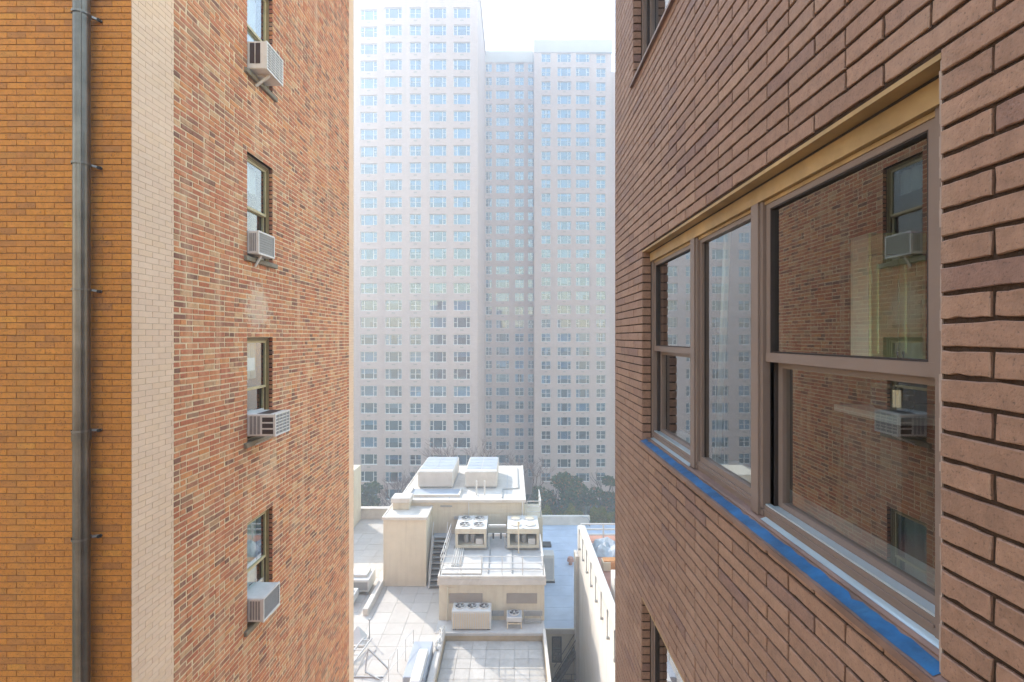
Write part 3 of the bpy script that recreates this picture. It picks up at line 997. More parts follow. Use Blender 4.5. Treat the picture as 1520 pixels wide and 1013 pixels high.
def drainpipe():
    X, Y = (119 - 760) * 4.96 / F, 4.975
    t = thing('drainpipe', 'galvanised drainpipe strapped to the orange brick front', 'drainpipe', (X, Y, -6))
    m = MB(); m.tube([(X, Y, -8), (X, Y, 8)], .072, 20, False); m.build('pipe', M_GALV, t, smooth=True)
    m = MB(); m.tube([(X + .045, Y - .06, -8), (X + .045, Y - .06, 8)], .008, 6, False); m.build('seam', M_GALV, t, smooth=True)
    for i, py in enumerate((20, 243, 430, 640, 800)):
        z = (501 - py) * 4.96 / F
        m = MB()
        n = 20
        for j in range(n):
            a0, a1 = 2 * math.pi * j / n, 2 * math.pi * (j + 1) / n
            q = [(X + .083 * math.cos(a0), Y + .083 * math.sin(a0)), (X + .083 * math.cos(a1), Y + .083 * math.sin(a1))]
            m.poly([(*q[0], z - .012), (*q[1], z - .012), (*q[1], z + .012), (*q[0], z + .012)])
        b = m.build('clamp', M_CLAMP, t)
        m = MB(); m.bar((X + .06, Y + .04, z), (X + .125, Y + .098, z - .012), .025, .02)
        m.build('lug', M_GREYMETAL, b)
        m = MB(); m.tube([(X + .118, Y + .06, z - .012), (X + .118, Y + .098, z - .012)], .017, 6); m.build('bolt', M_IRON, b)
        if py == 640:
            m = MB(); m.tube([(X, Y, z - .1), (X, Y, z - .02)], .080, 20, True); m.build('coupling', M_GALV, t, smooth=False)


drainpipe()


# ------------------------------------------------------------------ towers
def far_window_meshes():
    """frames and blinds shared by all tower windows; origin at the middle of the glass"""
    lib = {}
    for kind, w, h in (('tri', 2.70, 1.70), ('pair', 1.85, 1.70), ('slim', 1.30, 1.70)):
        m = MB(); f = .09
        m.box(-w / 2, w / 2, -.10, 0, h / 2 - f, h / 2); m.box(-w / 2, w / 2, -.10, 0, -h / 2, -h / 2 + f)
        m.box(-w / 2, -w / 2 + f, -.10, 0, -h / 2 + f, h / 2 - f); m.box(w / 2 - f, w / 2, -.10, 0, -h / 2 + f, h / 2 - f)
        if kind == 'tri':
            for s in (-1, 1):
                m.box(s * w * .27 - .05, s * w * .27 + .05, -.10, 0, -h / 2 + f, h / 2 - f)
                a, b = sorted((s * (w * .27 + .05), s * (w / 2 - f)))
                m.box(a, b, -.09, -.01, -.035, .035)
        else:
            m.box(-.055, .055, -.10, 0, -h / 2 + f, h / 2 - f)
            for a, b in ((-w / 2 + f, -.055), (.055, w / 2 - f)):
                m.box(a, b, -.09, -.01, -.035, .035)
        m.box(-w / 2 - .08, w / 2 + .08, -.26, -.1005, -h / 2 - .06, -h / 2 + .02)
        lib[kind, 'frame'] = m.mesh('window', M_WINFRAME)
        m = MB(); a, b = w / 2 - f, h / 2 - f
        m.poly([(-a, -.05, -b), (a, -.05, -b), (a, -.05, b), (-a, -.05, b)])
        lib[kind, 'pane'] = m.mesh('pane', M_GLASS_FAR)
        for ci, mat in enumerate(M_BLIND):
            for v, spec in enumerate(([(-a, a, -b)], [(-a, a, 0.0)], [(-a, a, b * .45)], [(-a, -a * .35, -b), (a * .45, a, -b)],
                                      [(-a, a * .1, -b), (a * .1, a, .1)], [(-a, -a * .5, b * .2), (-a * .5, a * .5, -b * .6), (a * .5, a, b * .5)])):
                m = MB()
                for (x0, x1, zz) in spec:
                    m.poly([(x0, .10, zz), (x1, .10, zz), (x1, .10, b), (x0, .10, b)])
                lib[kind, 'blind', ci, v] = m.mesh('blind', mat)
    return lib


FW = far_window_meshes()
WSIZE = {'tri': (2.70, 1.70), 'pair': (1.85, 1.70), 'slim': (1.30, 1.70)}


def tower_face(parent, Y, X0, X1, z0, z1, cols, rows, rng):
    wall = Wall((0, Y, 0), (1, 0, 0), (0, -1, 0))
    holes = []
    for (xc, kind) in cols:
        w, h = WSIZE[kind]
        for z in rows:
            holes.append((xc - w / 2, xc + w / 2, z - h / 2, z + h / 2))
    m = MB(); sheet(m, wall, X0, X1, z0, z1, holes, 0, .32)
    m.build('facade', M_TOWER_BRICK, parent)
    m = MB(); m.poly([(X0, Y + 2.2, z0), (X1, Y + 2.2, z0), (X1, Y + 2.2, z1 - .5), (X0, Y + 2.2, z1 - .5)])
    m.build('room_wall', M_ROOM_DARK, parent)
    # small ventilation grilles under every window, all alike and tiny
    m = MB()
    for (xc, kind) in cols:
        for z in rows:
            m.box(xc - .28, xc + .28, Y - .02, Y + .01, z - 1.32, z - 1.12)
    m.build('vent_grilles', M_LOUVRE, parent, kind='stuff')
    for (xc, kind) in cols:
        for z in rows:
            wdw = link('window', FW[kind, 'frame'], parent, (xc, Y + .30, z))
            link('pane', FW[kind, 'pane'], wdw, (xc, Y + .30, z))
            r = rng.random()
            if r < .76:
                v = rng.choices(range(6), (40, 14, 12, 14, 10, 10))[0]
                ci = rng.choices(range(6), (40, 18, 12, 9, 13, 8))[0]
                link('blind', FW[kind, 'blind', ci, v], wdw, (xc, Y + .30, z))


rng = random.Random(21)
YL = 77.3
TL = thing('tall_apartment_tower', 'tall pale brick apartment tower rising out of the picture, left of the sky', 'tower', (-20, 90, GROUND))
rowsL = [(501 - (709 - 25.55 * k)) * YL / F for k in range(-1, 29)]
rowsL = [z for z in rowsL if z < 54.5]
TOP_L = 57.5
xl = lambda x: (x - 760) * YL / F
tower_face(TL, YL + .45, -33.0, xl(569.5), GROUND, TOP_L, [(-31.3, 'tri'), (xl(508.5), 'tri'), (xl(546), 'tri')], rowsL, rng)
tower_face(TL, YL, xl(569.5), xl(709), GROUND, TOP_L, [(xl(584), 'tri'), (xl(616.5), 'pair'), (xl(650), 'tri'), (xl(685.5), 'tri')], rowsL, rng)
mb = MB()
mb.box(-33.0, xl(569.5) - .001, YL + .451, 100, GROUND, TOP_L, '-y,-z,+x')
mb.box(xl(569.5), xl(709), YL + .001, 99.5, GROUND, TOP_L - .001, '-y,-z')
mb.build('side_wall', M_TOWER_BRICK, TL)
rowsW = [z for z in rowsL if z < 20]
tower_face(TL, YL + .9, -58.0, -33.0, GROUND, 21.6, [(-35.4 - 3.9 * i, 'tri' if i % 2 else 'pair') for i in range(4)], rowsW, rng)
mb = MB(); mb.box(-58.0, -33.001, YL + .901, 100, GROUND, 21.6, '-y,-z,+x'); mb.build('wing_wall', M_TOWER_BRICK, TL)
mb = MB(); mb.box(-33.2, xl(709) + .2, YL - .2, 99.4, TOP_L, TOP_L + .8); mb.build('parapet', M_TOWER_BRICK, TL)

YM, YR = 98.5, 95.07
TR = thing('stepped_apartment_tower', 'pale brick apartment tower with a recessed middle bay, its flat roof against the sky', 'tower', (6, 100, GROUND))
rowsM = [(501 - (682.0 - 20.05 * k)) * YM / F for k in range(-1, 30)]
rowsR = [(501 - (709.0 - 20.77 * k)) * YR / F for k in range(0, 31)]
TOP_M, TOP_R = 424 * YM / F, 440 * YR / F
rowsM = [z for z in rowsM if z < TOP_M - 2]
xm = lambda x: (x - 760) * YM / F
xr = lambda x: (x - 760) * YR / F
tower_face(TR, YM, -11.0, xr(793), GROUND, TOP_M, [(xm(725.5), 'slim'), (xm(746), 'tri'), (xm(771), 'pair'), (xm(788.4), 'slim')], rowsM, rng)
tower_face(TR, YR, xr(793), xr(876), GROUND, TOP_R, [(xr(810.5), 'pair'), (xr(837.5), 'tri'), (xr(865), 'tri')], rowsR, rng)
tower_face(TR, YR + .35, xr(876), xr(908), GROUND, TOP_R, [(xr(892.5), 'pair')], rowsR, rng)
mb = MB()
mb.box(-11.0, xr(793) + .001, YM + .001, 112, GROUND, TOP_M, '-y,-z')
mb.box(xr(793), xr(876), YR + .001, 111.9, GROUND, TOP_R, '-y,-z')
mb.box(xr(876) + .001, xr(908), YR + .351, 111.8, GROUND, TOP_R - .001, '-y,-z,-x')
mb.box(xr(908) + .001, xr(945), YR + 2, 111.7, GROUND, TOP_R - 5.0, '-z,-x')
mb.build('side_wall', M_TOWER_BRICK, TR)
M_BAND = basic('pale_concrete_band', (.50, .49, .47), .85, .06, .4)
mb = MB()
mb.box(xr(793) - .1, xr(908) + .1, YR - .12, 111.6, TOP_R - 2.3, TOP_R + .15)
mb.box(-10.9, xr(793) - .102, YM - .12, 111.5, TOP_M - 2.2, TOP_M + .1)
mb.build('parapet', M_BAND, TR)

# ------------------------------------------------------------------ block behind the viewer, seen only in the window glass
BB = thing('tan_brick_block', 'sunlit tan brick block across the yard, mirrored in the tower windows', 'building', (0, -30, GROUND))
WB = Wall((0, -24, 0), (-1, 0, 0), (0, 1, 0))
M_TAN_T = texturedbrick('tan_brick_beyond', (.55, .38, .24), (.60, .43, .28), (.55, .46, .36), .3, .1, False)
hb = [(x - .9, x + .9, z - .9, z + .9) for x in range(-26, 27, 4) for z in range(-12, 2, 3)]
mb = MB(); sheet(mb, WB, -30, 30, GROUND, 4, hb, 0, .25); mb.box(-30, 30, -38, -24, GROUND, 4, '+y,-z'); mb.box(-30, -12, -36, -24.5, 4, 12); mb.box(8, 22, -36, -26, 4, 8.5); mb.build('wall', M_TAN_T, BB)
mb = MB(); mb.box(-29.5, 29.5, -25.2, -25.1, GROUND, 3.5); mb.build('room_wall', M_ROOM_DARK, BB)

# ------------------------------------------------------------------ low building with roof decks
H = -14.0                      # white deck
C_TOP, B_TOP = -11.88, -9.85
LR = thing('white_roofed_building', 'low building with white roof decks and rooftop machinery between the brick walls', 'building', (-5, 30, GROUND))
DX0, DX1, DY0, DY1 = -3.15, 1.45, 14.0, 22.9      # sunken yard
mb = MB()
for (x0, x1, y0, y1) in ((-24, DX0, 14, 38), (DX0, DX1, DY1, 38), (DX1, 1.58, 14, 38)):
    mb.box(x0 + .0, x1 - .0, y0, y1, GROUND, H - .05, '-z')
mb.build('body', M_WHITE_ROOF, LR)
mb = MB(); mb.box(DX0 + .02, DX1 - .02, DY0, DY1 - .02, H - .6, H - .4); mb.build('yard_bed', M_PAVER_JOINT, LR)
mb = MB()
mb.poly([(DX0, DY1 - .004, H - .4), (DX1, DY1 - .004, H - .4), (DX1, DY1 - .004, H - .05), (DX0, DY1 - .004, H - .05)])
mb.poly([(DX0 + .004, DY0, H - .4), (DX0 + .004, DY0, H - .05), (DX0 + .004, DY1, H - .05), (DX0 + .004, DY1, H - .4)])
mb.poly([(DX1 - .004, DY0, H - .4), (DX1 - .004, DY1, H - .4), (DX1 - .004, DY1, H - .05), (DX1 - .004, DY0, H - .05)])
mb.build('yard_wall', M_TANWALL, LR)
rng = random.Random(31)


def pavers(parent, x0, x1, y0, y1, z, size, gap, mat, holes=()):
    me = {}
    nx, ny = round((x1 - x0) / size), round((y1 - y0) / size)
    for k in range(3):
        m = MB(); s = (size - gap) / 2
        m.box(-s, s, -s, s, -.04, 0, '-z'); me[k] = m.mesh('paver', mat)
    for i in range(nx):
        for j in range(ny):
            x, y = x0 + (i + .5) * size, y0 + (j + .5) * size
            if any(a < x < b and c < y < d for a, b, c, d in holes): continue
            link('paver', me[rng.randrange(3)], parent, (x, y, z + rng.uniform(-.004, .004)))


mb = MB(); mb.box(-13, DX0 - .26, 17, 37.4, H - .049, H - .03); mb.build('deck_bed', M_PAVER_JOINT, LR)
pavers(LR, -12.4, -3.4, 17.4, 37.2, H, .9, .012, M_PAVER, holes=((-7.2, -4.85, 27.2, 29.6),))
pavers(LR, DX0 + .05, DX1 - .05, 18.4, DY1 - .05, H - .36, .64, .016, M_PAVER_D)
# kerbs round the sunken yard, ledge in front of the machine room
for (a, b) in ((DX0 - .26, DX0), (DX1, DX1 + .13)):
    mb = MB(); mb.bevbox(a, b, 15, DY1, H - .3, H + .22, .02); mb.build('yard_kerb', M_WHITE_ROOF, LR)
mb = MB(); mb.bevbox(DX0 - .5, 1.579, DY1 - .05, 23.9, H - .12, H + .03, .02); mb.build('ledge', M_GREYROOF, LR)
# parapet far left, low kerb on the deck
mb = MB(); mb.bevbox(-20, -6.7, 37.3, 37.6, H - .3, H + .75, .03); mb.bevbox(-20, -6.7, 37.2, 37.7, H + .751, H + .83, .02); mb.build('parapet', M_WHITE_ROOF, LR)
mb = MB(); mb.bevbox(-7.5, -7.22, 24.3, 29.4, H - .02, H + .36, .03); mb.build('deck_kerb', M_WHITE_ROOF, LR)


def sided_block(parent, name, x0, x1, y0, y1, z0, z1, mat, board=.16, roof=M_WHITE_ROOF, over=.08, boards=True):
    """small roof house: lapped boards, corner posts, overhanging roof with an edge trim"""
    m = MB(); m.box(x0, x1, y0, y1, z0, z1 - .02, '-z')
    o = m.build(name, mat, parent)
    if boards:
        m = MB(); z = z0 + .02
        while z < z1 - .12:
            m.poly([(x0, y0 - .022, z), (x1, y0 - .022, z), (x1, y0 - .004, z + board * .98), (x0, y0 - .004, z + board * .98)])
            m.poly([(x0, y0, z), (x1, y0, z), (x1, y0 - .022, z), (x0, y0 - .022, z)])
            m.poly([(x1 + .022, y0, z), (x1 + .022, y1, z), (x1 + .004, y1, z + board * .98), (x1 + .004, y0, z + board * .98)])
            z += board
        m.build('siding', mat, o, kind='stuff')
        m = MB(); m.box(x1 - .09, x1 + .03, y0 - .03, y0 + .09, z0, z1 - .02); m.box(x0 - .03, x0 + .07, y0 - .03, y0 + .05, z0, z1 - .02)
        m.build('corner_post', mat, o)
    m = MB(); m.bevbox(x0 - over, x1 + over, y0 - over, y1 + over, z1 - .02, z1 + .06, .015)
    m.build('roof', roof, o)
    m = MB()
    m.box(x0 - over - .012, x1 + over + .012, y0 - over - .012, y0 - over + .06, z1 - .06, z1 + .1)
    m.box(x1 + over - .06, x1 + over + .012, y0 - over + .0605, y1 + over, z1 - .06, z1 + .1)
    m.box(x0 - over - .012, x0 - over + .06, y0 - over + .0605, y1 + over, z1 - .06, z1 + .1)
    m.build('edge_trim', M_WHITE_ROOF, o)
    return o


sided_block(LR, 'bulkhead', -7.2, -4.85, 27.2, 29.6, H, -10.19, M_CREAM_L)
pent = sided_block(LR, 'penthouse', -6.75, .72, 29.1, 36.8, H, B_TOP, M_CREAM, .2, M_WHITE_ROOF, .1)
mach = sided_block(LR, 'machine_room', -3.6, 1.6, 23.9, 29.09, H, C_TOP, M_CREAM, roof=M_GREYROOF, over=.05, boards=False)
mb = MB(); mb.box(-3.68, 1.68, 23.81, 24.02, C_TOP - .32, C_TOP - .065); mb.build('cornice', M_WHITE_ROOF, mach)
for (a, b) in ((-3.1, -1.45), (-.27, 1.24)):
    m = MB(); z0, z1 = -13.13, -12.64
    m.box(a, b, 23.86, 23.899, z0, z0 + .03); m.box(a, b, 23.86, 23.899, z1 - .03, z1); m.box(a, a + .03, 23.86, 23.899, z0 + .03, z1 - .03); m.box(b - .03, b, 23.86, 23.899, z0 + .03, z1 - .03)
    n = 9
    for i in range(n):
        z = z0 + .03 + (z1 - z0 - .06) * i / n
        m.poly([(a + .03, 23.862, z), (b - .03, 23.862, z), (b - .03, 23.895, z + .05), (a + .03, 23.895, z + .05)])
    m.build('louvre', M_LOUVRE, mach)
for (a, b) in ((-1.2, -.4), (.6, 1.5)):
    mb = MB(); mb.box(a, b, 23.87, 23.899, -13.75, -13.5); mb.build('vent_panel', M_GREYMETAL, mach)
mb = MB(); mb.box(-3.5, -1.55, 24.1, 26.2, C_TOP + .061, C_TOP + .12); mb.build('roof_mat', M_WHITE_ROOF, mach)
mb = MB(); mb.tube([(-3.2, 23.83, H), (-3.2, 23.83, C_TOP - .4)], .03, 8); mb.tube([(-3.2, 23.83, -12.4), (-2.9, 23.83, -12.4)], .02, 6); mb.build('conduit', M_CREAM, mach)
# details of the penthouse front
m = MB(); m.tube([(-2.6, 29.0, C_TOP), (-2.6, 29.0, B_TOP)], .03, 8); m.tube([(.62, 29.0, C_TOP), (.62, 29.0, B_TOP)], .04, 8); m.build('downpipe', M_WHITEMETAL, pent)
m = MB(); m.box(-3.45, -3.15, 28.95, 29.07, -10.9, -10.75); m.box(-4.3, -3.6, 29.05, 29.09, -10.2, -10.1); m.build('wall_lamp', M_GREYMETAL, pent)
m = MB(); m.tube([(-4.4, 29.05, -13.6), (-4.4, 29.05, -12.1), (-3.7, 29.05, -12.1)], .02, 6); m.build('conduit', M_CREAM, pent)


for i in range(4):
    x = -5.6 + i * 1.75
    m = MB(); m.box(x, x + .06, 29.1, 36.6, B_TOP + .0605, B_TOP + .075); m.build('roof_seam', M_GREYROOF, pent)
m = MB(); m.tube([(-.6, 29.4, B_TOP + .12), (-.6, 31.0, B_TOP + .12), (.4, 31.2, B_TOP + .12), (.4, 36, B_TOP + .12)], .04, 8); m.build('conduit', M_GREYMETAL, pent)
m = MB(); m.tube([(-1.2, 24.2, C_TOP + .1), (-1.2, 26.9, C_TOP + .1)], .03, 6); m.tube([(.0, 24.2, C_TOP + .1), (.0, 26.9, C_TOP + .1)], .03, 6); m.tube([(-3.4, 24.5, C_TOP + .16), (1.4, 24.5, C_TOP + .16)], .025, 6); m.build('conduit', M_GREYMETAL, mach)


def roof_vent():
    t = thing('roof_vent', 'small square vent with a cap on the cream stair bulkhead roof', 'vent', (-6.5, 28.8, -10.13))
    m = MB(); m.box(-7.0, -6.05, 28.4, 29.2, -10.12, -9.72); m.build('curb', M_CREAM, t)
    m = MB(); m.bevbox(-7.1, -5.95, 28.3, 29.3, -9.72, -9.42, .04); m.build('cap', M_WHITE_ROOF, t)


roof_vent()


def air_handler(label, x0, x1):
    t = thing('air_handler', label, 'air handler', ((x0 + x1) / 2, 33, B_TOP + .06), 'long boxes on the penthouse roof')
    y0, y1, z0, z1 = 31.3, 35.1, B_TOP + .06, -8.68
    m = MB(); m.bevbox(x0, x1, y0, y1, z0 + .1, z1, .05); m.build('casing', M_WHITE_ROOF, t)
    m = MB(); m.box(x0 + .1, x1 - .1, y0 + .1, y1 - .1, z0, z0 + .1); m.build('plinth', M_GREYMETAL, t)
    n = 4
    for i in range(2):
        for j in range(n):
            a = x0 + .05 + (x1 - x0 - .1) * i / 2; b = x0 + .05 + (x1 - x0 - .1) * (i + 1) / 2
            c = y0 + .5 + (y1 - y0 - .55) * j / n; d = y0 + .5 + (y1 - y0 - .55) * (j + 1) / n
            m = MB(); m.box(a + .02, b - .02, c + .02, d - .02, z1 + .0005, z1 + .02); m.build('top_panel', M_SOLAR, t)


air_handler('long white box with blue-grey top panels on the penthouse roof, the one above the bulkhead', -6.1, -3.83)
air_handler('long white box with blue-grey top panels nearest the right edge of the penthouse roof', -3.05, -.96)
t = thing('roof_tray', 'low white kerbed tray in front of the long boxes on the penthouse roof', 'tray', (-4.7, 30.2, B_TOP + .06))
m = MB(); m.box(-6.3, -3.3, 29.7, 31.1, B_TOP + .061, B_TOP + .10); m.build('tray_floor', M_SOLAR, t)
m = MB(); m.box(-6.4, -3.2, 29.6, 29.7, B_TOP + .061, B_TOP + .22); m.box(-6.4, -6.3, 29.7, 31.1, B_TOP + .061, B_TOP + .22); m.box(-3.3, -3.2, 29.7, 31.1, B_TOP + .061, B_TOP + .22)
m.build('rim', M_WHITE_ROOF, t)
for i, (x, lab) in enumerate(((-2.2, 'white pipe stub on the penthouse roof edge, left of the pair'), (-1.7, 'white pipe stub on the penthouse roof edge, right of the pair'))):
    m = MB(); m.tube([(x, 30.0, B_TOP + .06), (x, 30.0, -8.9)], .05, 8); tag(m.build('vent_pipe', M_WHITEMETAL), lab, 'pipe', 'pipe stubs on the penthouse roof')


def fan(parent, x, y, z, r, ring=M_WHITEMETAL, cover=None):
    m = MB(); m.tube([(x, y, z), (x, y, z + .07)], r, 20, False); m.tube([(x, y, z + .07), (x, y, z + .0701)], [r, r * .93], 20, False)
    f = m.build('fan', ring, parent)
    m = MB(); m.disc((x, y, z + .012), r * .97, 20); m.build('fan_well', M_ACDARK if not cover else cover, f)
    if cover:
        m = MB(); m.tube([(x, y, z + .06), (x, y, z + .1)], [r * .98, r * .6], 20, True); m.build('fan_cover', cover, f)
        return
    m = MB()
    for k in range(5):
        a = 2 * math.pi * k / 5 + .3
        d = Vector((math.cos(a), math.sin(a), 0)); e = Vector((-d.y, d.x, 0))
        c = Vector((x, y, z + .04))
        m.poly([c + d * r * .15 - e * r * .08, c + d * r * .9 - e * r * .22, c + d * r * .9 + e * r * .22 + Vector((0, 0, .03)), c + d * r * .15 + e * r * .08])
    m.build('fan_blade', M_GREYMETAL, f)
    m = MB(); m.tube([(x, y, z + .02), (x, y, z + .075)], r * .18, 10); m.build('hub', M_WHITEMETAL, f)


def chiller(label, x0, x1, covered):
    z0, z1, y0, y1 = C_TOP + .35, -10.6, 26.8, 28.75
    t = thing('rooftop_chiller', label, 'chiller', ((x0 + x1) / 2, (y0 + y1) / 2, C_TOP + .06), 'four-fan chillers on the machine room roof')
    m = MB(); m.box(x0, x1, y0, y1, z1 - .22, z1); m.build('fan_deck', M_WHITEMETAL, t)
    m = MB(); m.box(x0 - .02, x1 + .02, y0 - .02, y0 - .001, z1 - .28, z1 - .02); m.build('fascia', M_CREAM, t)
    m = MB()
    for a in (x0, x1 - .14):
        m.box(a, a + .14, y0, y0 + .14, z0, z1 - .2205); m.box(a, a + .14, y1 - .14, y1, z0, z1 - .2205)
    m.build('corner_post', M_CREAM, t)
    m = MB(); m.box(x0 + .141, x1 - .141, y1 - .06, y1, z0, z1 - .2205); m.box(x0, x0 + .05, y0 + .141, y1 - .141, z0, z1 - .2205); m.box(x1 - .05, x1, y0 + .141, y1 - .141, z0, z1 - .2205); m.build('coil', M_ACGREY, t)
    m = MB(); m.box(x0, x1, y0 - .002, y1, z0 - .14, z0 - .0005); m.build('base_pan', M_CREAM, t)
    for k in range(2):
        m = MB(); cx = x0 + .55 + k * .38; m.tube([(cx, y0 + .5, z0), (cx, y0 + .5, z0 + .45), (cx, y0 + .5, z0 + .52)], [.15, .15, .06], 12); m.build('compressor', M_GREYMETAL, t)
    m = MB(); m.box(x1 - .6, x1 - .2, y0 + .15, y0 + .5, z0, z0 + .3); m.build('control_box', M_WHITEMETAL, t)
    m = MB()
    for y in (y0 + .2, y1 - .3):
        m.box(x0 - .1, x1 + .1, y, y + .12, C_TOP + .061, z0 - .141)
    m.build('skid', M_GREYMETAL, t)
    w = x1 - x0
    for i in (.27, .73):
        for j in (.28, .76):
            fan(t, x0 + w * i, y0 + (y1 - y0) * j, z1, .30, cover=M_COVER if covered else None)
    m = MB(); m.box(x0 + w * .5 - .05, x0 + w * .5 + .05, y0 + .01, y1 - .01, z1 + .0005, z1 + .03); m.build('divider', M_WHITEMETAL, t)


chiller('white four-fan chiller with open dark fans on the machine room roof', -3.14, -1.42, False)
chiller('white four-fan chiller with yellowed fan covers on the machine room roof', -.26, 1.50, True)
# pipe run between the chillers
t = thing('pipe_rack', 'white pipe rack with two valves linking the two four-fan chillers', 'pipes', (-.85, 27.5, C_TOP + .06))
m = MB(); m.box(-1.35, -.33, 27.2, 27.3, -11.2, -11.05); m.box(-1.35, -.33, 27.6, 27.75, -10.85, -10.72); m.build('beam', M_WHITEMETAL, t)
for x in (-1.05, -.62):
    m = MB(); m.tube([(x, 27.15, -11.3), (x, 27.15, -11.0)], .05, 8); m.build('valve', M_IRON, t)
m = MB()
for x in (-1.3, -.4): m.box(x - .03, x + .03, 27.22, 27.28, C_TOP + .061, -11.2)
m.build('leg', M_WHITEMETAL, t)
for i in range(5):
    x = -3.12 + i * .11
    m = MB(); m.tube([(x, 26.65, C_TOP + .25), (x, 26.4, C_TOP + .2), (x + .02, 24.9, C_TOP + .2), (x + .02, 24.8, C_TOP + .125)], .032, 8)
    tag(m.build('roof_pipe', M_WHITEMETAL, smooth=True), ('white roof pipe in front of the open-fan chiller, %s of the five' % ['outermost left', 'second from left', 'middle', 'second from right', 'outermost right'][i]), 'pipe', 'pipes in front of the open-fan chiller')
m = MB(); m.tube([(.36, 26.5, C_TOP + .06), (.36, 26.5, -10.2)], .035, 8); m.tube([(.36, 26.5, -10.2), (.36, 26.5, -10.1)], .055, 8)
tag(m.build('vent_pipe', M_COVER), 'tall thin pipe standing in front of the covered-fan chiller', 'pipe')


def railing(name, label, pts, h, nrail, post_every, mat, r=.022, group=None):
    """posts and rails along a polyline"""
    t = thing(name, label, 'railing', pts[0], group)
    for a, b in zip(pts[:-1], pts[1:]):
        a, b = Vector(a), Vector(b); L = (b - a).length; n = max(1, round(L / post_every))
        for i in range(n + 1):
            p = a + (b - a) * i / n
            m = MB(); m.tube([p, p + Vector((0, 0, h))], r, 6); m.build('post', mat, t)
        for k in range(nrail):
            z = h * (1 - k / nrail)
            m = MB(); m.tube([a + Vector((0, 0, z)), b + Vector((0, 0, z))], r * .9, 6); m.build('rail', mat, t)
    return t


railing('guard_railing', 'white guard railing along the front of the machine room roof', [(-3.55, 28.2, C_TOP + .06), (-3.55, 23.98, C_TOP + .06), (1.55, 23.98, C_TOP + .06), (1.55, 26.7, C_TOP + .06)], .95, 3, 1.0, M_WHITEMETAL)
railing('guard_railing', 'white guard railing at the right end of the penthouse wall', [(.9, 29.3, C_TOP + 1.0), (1.75, 29.3, C_TOP + 1.0), (1.75, 31.5, C_TOP + 1.0)], .95, 3, .85, M_WHITEMETAL, .03)
mb = MB(); mb.box(.73, 1.85, 29.2, 31.6, GROUND, C_TOP + 1.0, '-z'); mb.build('landing', M_CREAM, LR)


def steep_stair():
    t = thing('metal_stair', 'grey metal stair climbing from the white deck beside the cream bulkhead', 'stair', (-4.2, 27.3, H))
    a, b = Vector((0, 26.9, H)), Vector((0, 28.5, C_TOP + .1))
    for x in (-4.62, -3.78):
        m = MB(); m.bar((x, a.y, a.z), (x, b.y, b.z), .06, .2); m.build('stringer', M_WHITEMETAL, t)
        m = MB(); m.tube([(x, a.y, a.z + .9), (x, b.y, b.z + .9)], .022, 6); m.tube([(x, a.y + .05, a.z), (x, a.y, a.z + .9)], .02, 6); m.build('handrail', M_WHITEMETAL, t)
    for i in range(9):
        p = a + (b - a) * ((i + .6) / 9.4)
        m = MB(); m.box(-4.589, -3.811, p.y - .09, p.y + .13, p.z, p.z + .035); m.build('tread', M_GREYMETAL, t)
        m = MB(); m.box(-4.589, -3.811, p.y + .125, p.y + .14, p.z - .2, p.z - .002); m.build('riser', M_IRON, t)
    m = MB(); m.box(-4.65, -3.62, 28.5, 29.05, C_TOP + .06, C_TOP + .12); m.build('landing', M_SOLAR, t)


steep_stair()


def condenser(label, x0, x1, y0, y1, z0, z1, nf):
    """ribbed box with fans in its sloping top"""
    t = thing('condenser_unit', label, 'condenser', ((x0 + x1) / 2, (y0 + y1) / 2, z0))
    m = MB(); m.bevbox(x0, x1, y0, y1, z0 + .05, z1, .02); m.build('casing', M_WHITEMETAL, t)
    n = 16
    m = MB()
    for i in range(n):
        a = x0 + .05 + (x1 - x0 - .1) * i / n; b = a + (x1 - x0 - .1) / n * .55
        m.box(a, b, y0 - .025, y0 - .0005, z0 + .08, z1 - .1)
    m.build('rib_panel', M_CREAM_L, t)
    m = MB(); m.box(x0 + .05, x0 + .2, y0 + .05, y1 - .05, z0, z0 + .05); m.box(x1 - .2, x1 - .05, y0 + .05, y1 - .05, z0, z0 + .05); m.build('foot', M_IRON, t)
    for i in range(nf):
        fan(t, x0 + (x1 - x0) * (i + .6) / (nf + .2), (y0 + y1) / 2 + .02, z1, min((x1 - x0) / nf, y1 - y0) * .40)


condenser('wide white condenser with three fans in its top on the ledge below the louvres', -2.87, -1.0, 23.05, 23.8, H + .035, -13.05, 3)
t = thing('condenser_unit', 'small single-fan condenser on a cream stand, right of the wide condenser', 'condenser', (.12, 23.4, H + .03))
m = MB(); m.bevbox(-.26, .48, 23.12, 23.8, -13.62, -13.40, .02); m.build('casing', M_WHITEMETAL, t)
m = MB(); m.box(-.2, .42, 23.18, 23.75, -13.3995, -13.38); m.build('top_plate', M_SOLAR, t)
fan(t, .11, 23.46, -13.38, .25)
for x in (-.24, .42):
    for y in (23.15, 23.7):
        m = MB(); m.box(x, x + .05, y, y + .05, H + .03, -13.621); m.build('leg', M_COVER, t)
m = MB(); m.box(-.19, .419, 23.155, 23.19, -13.74, -13.69); m.build('crossbar', M_COVER, t)
t = thing('cable_rack', 'thin grey pipe rack on the ledge beside the small condenser', 'rack', (1.0, 23.5, H + .03))
for z in (-13.9, -13.75, -13.35):
    m = MB(); m.tube([(.56, 23.6, z), (1.45, 23.6, z)], .02, 6); m.build('pipe', M_GREYMETAL, t)
for x in (.6, 1.4):
    m = MB(); m.tube([(x, 23.63, H + .03), (x, 23.63, -13.3)], .018, 6); m.build('post', M_GREYMETAL, t)

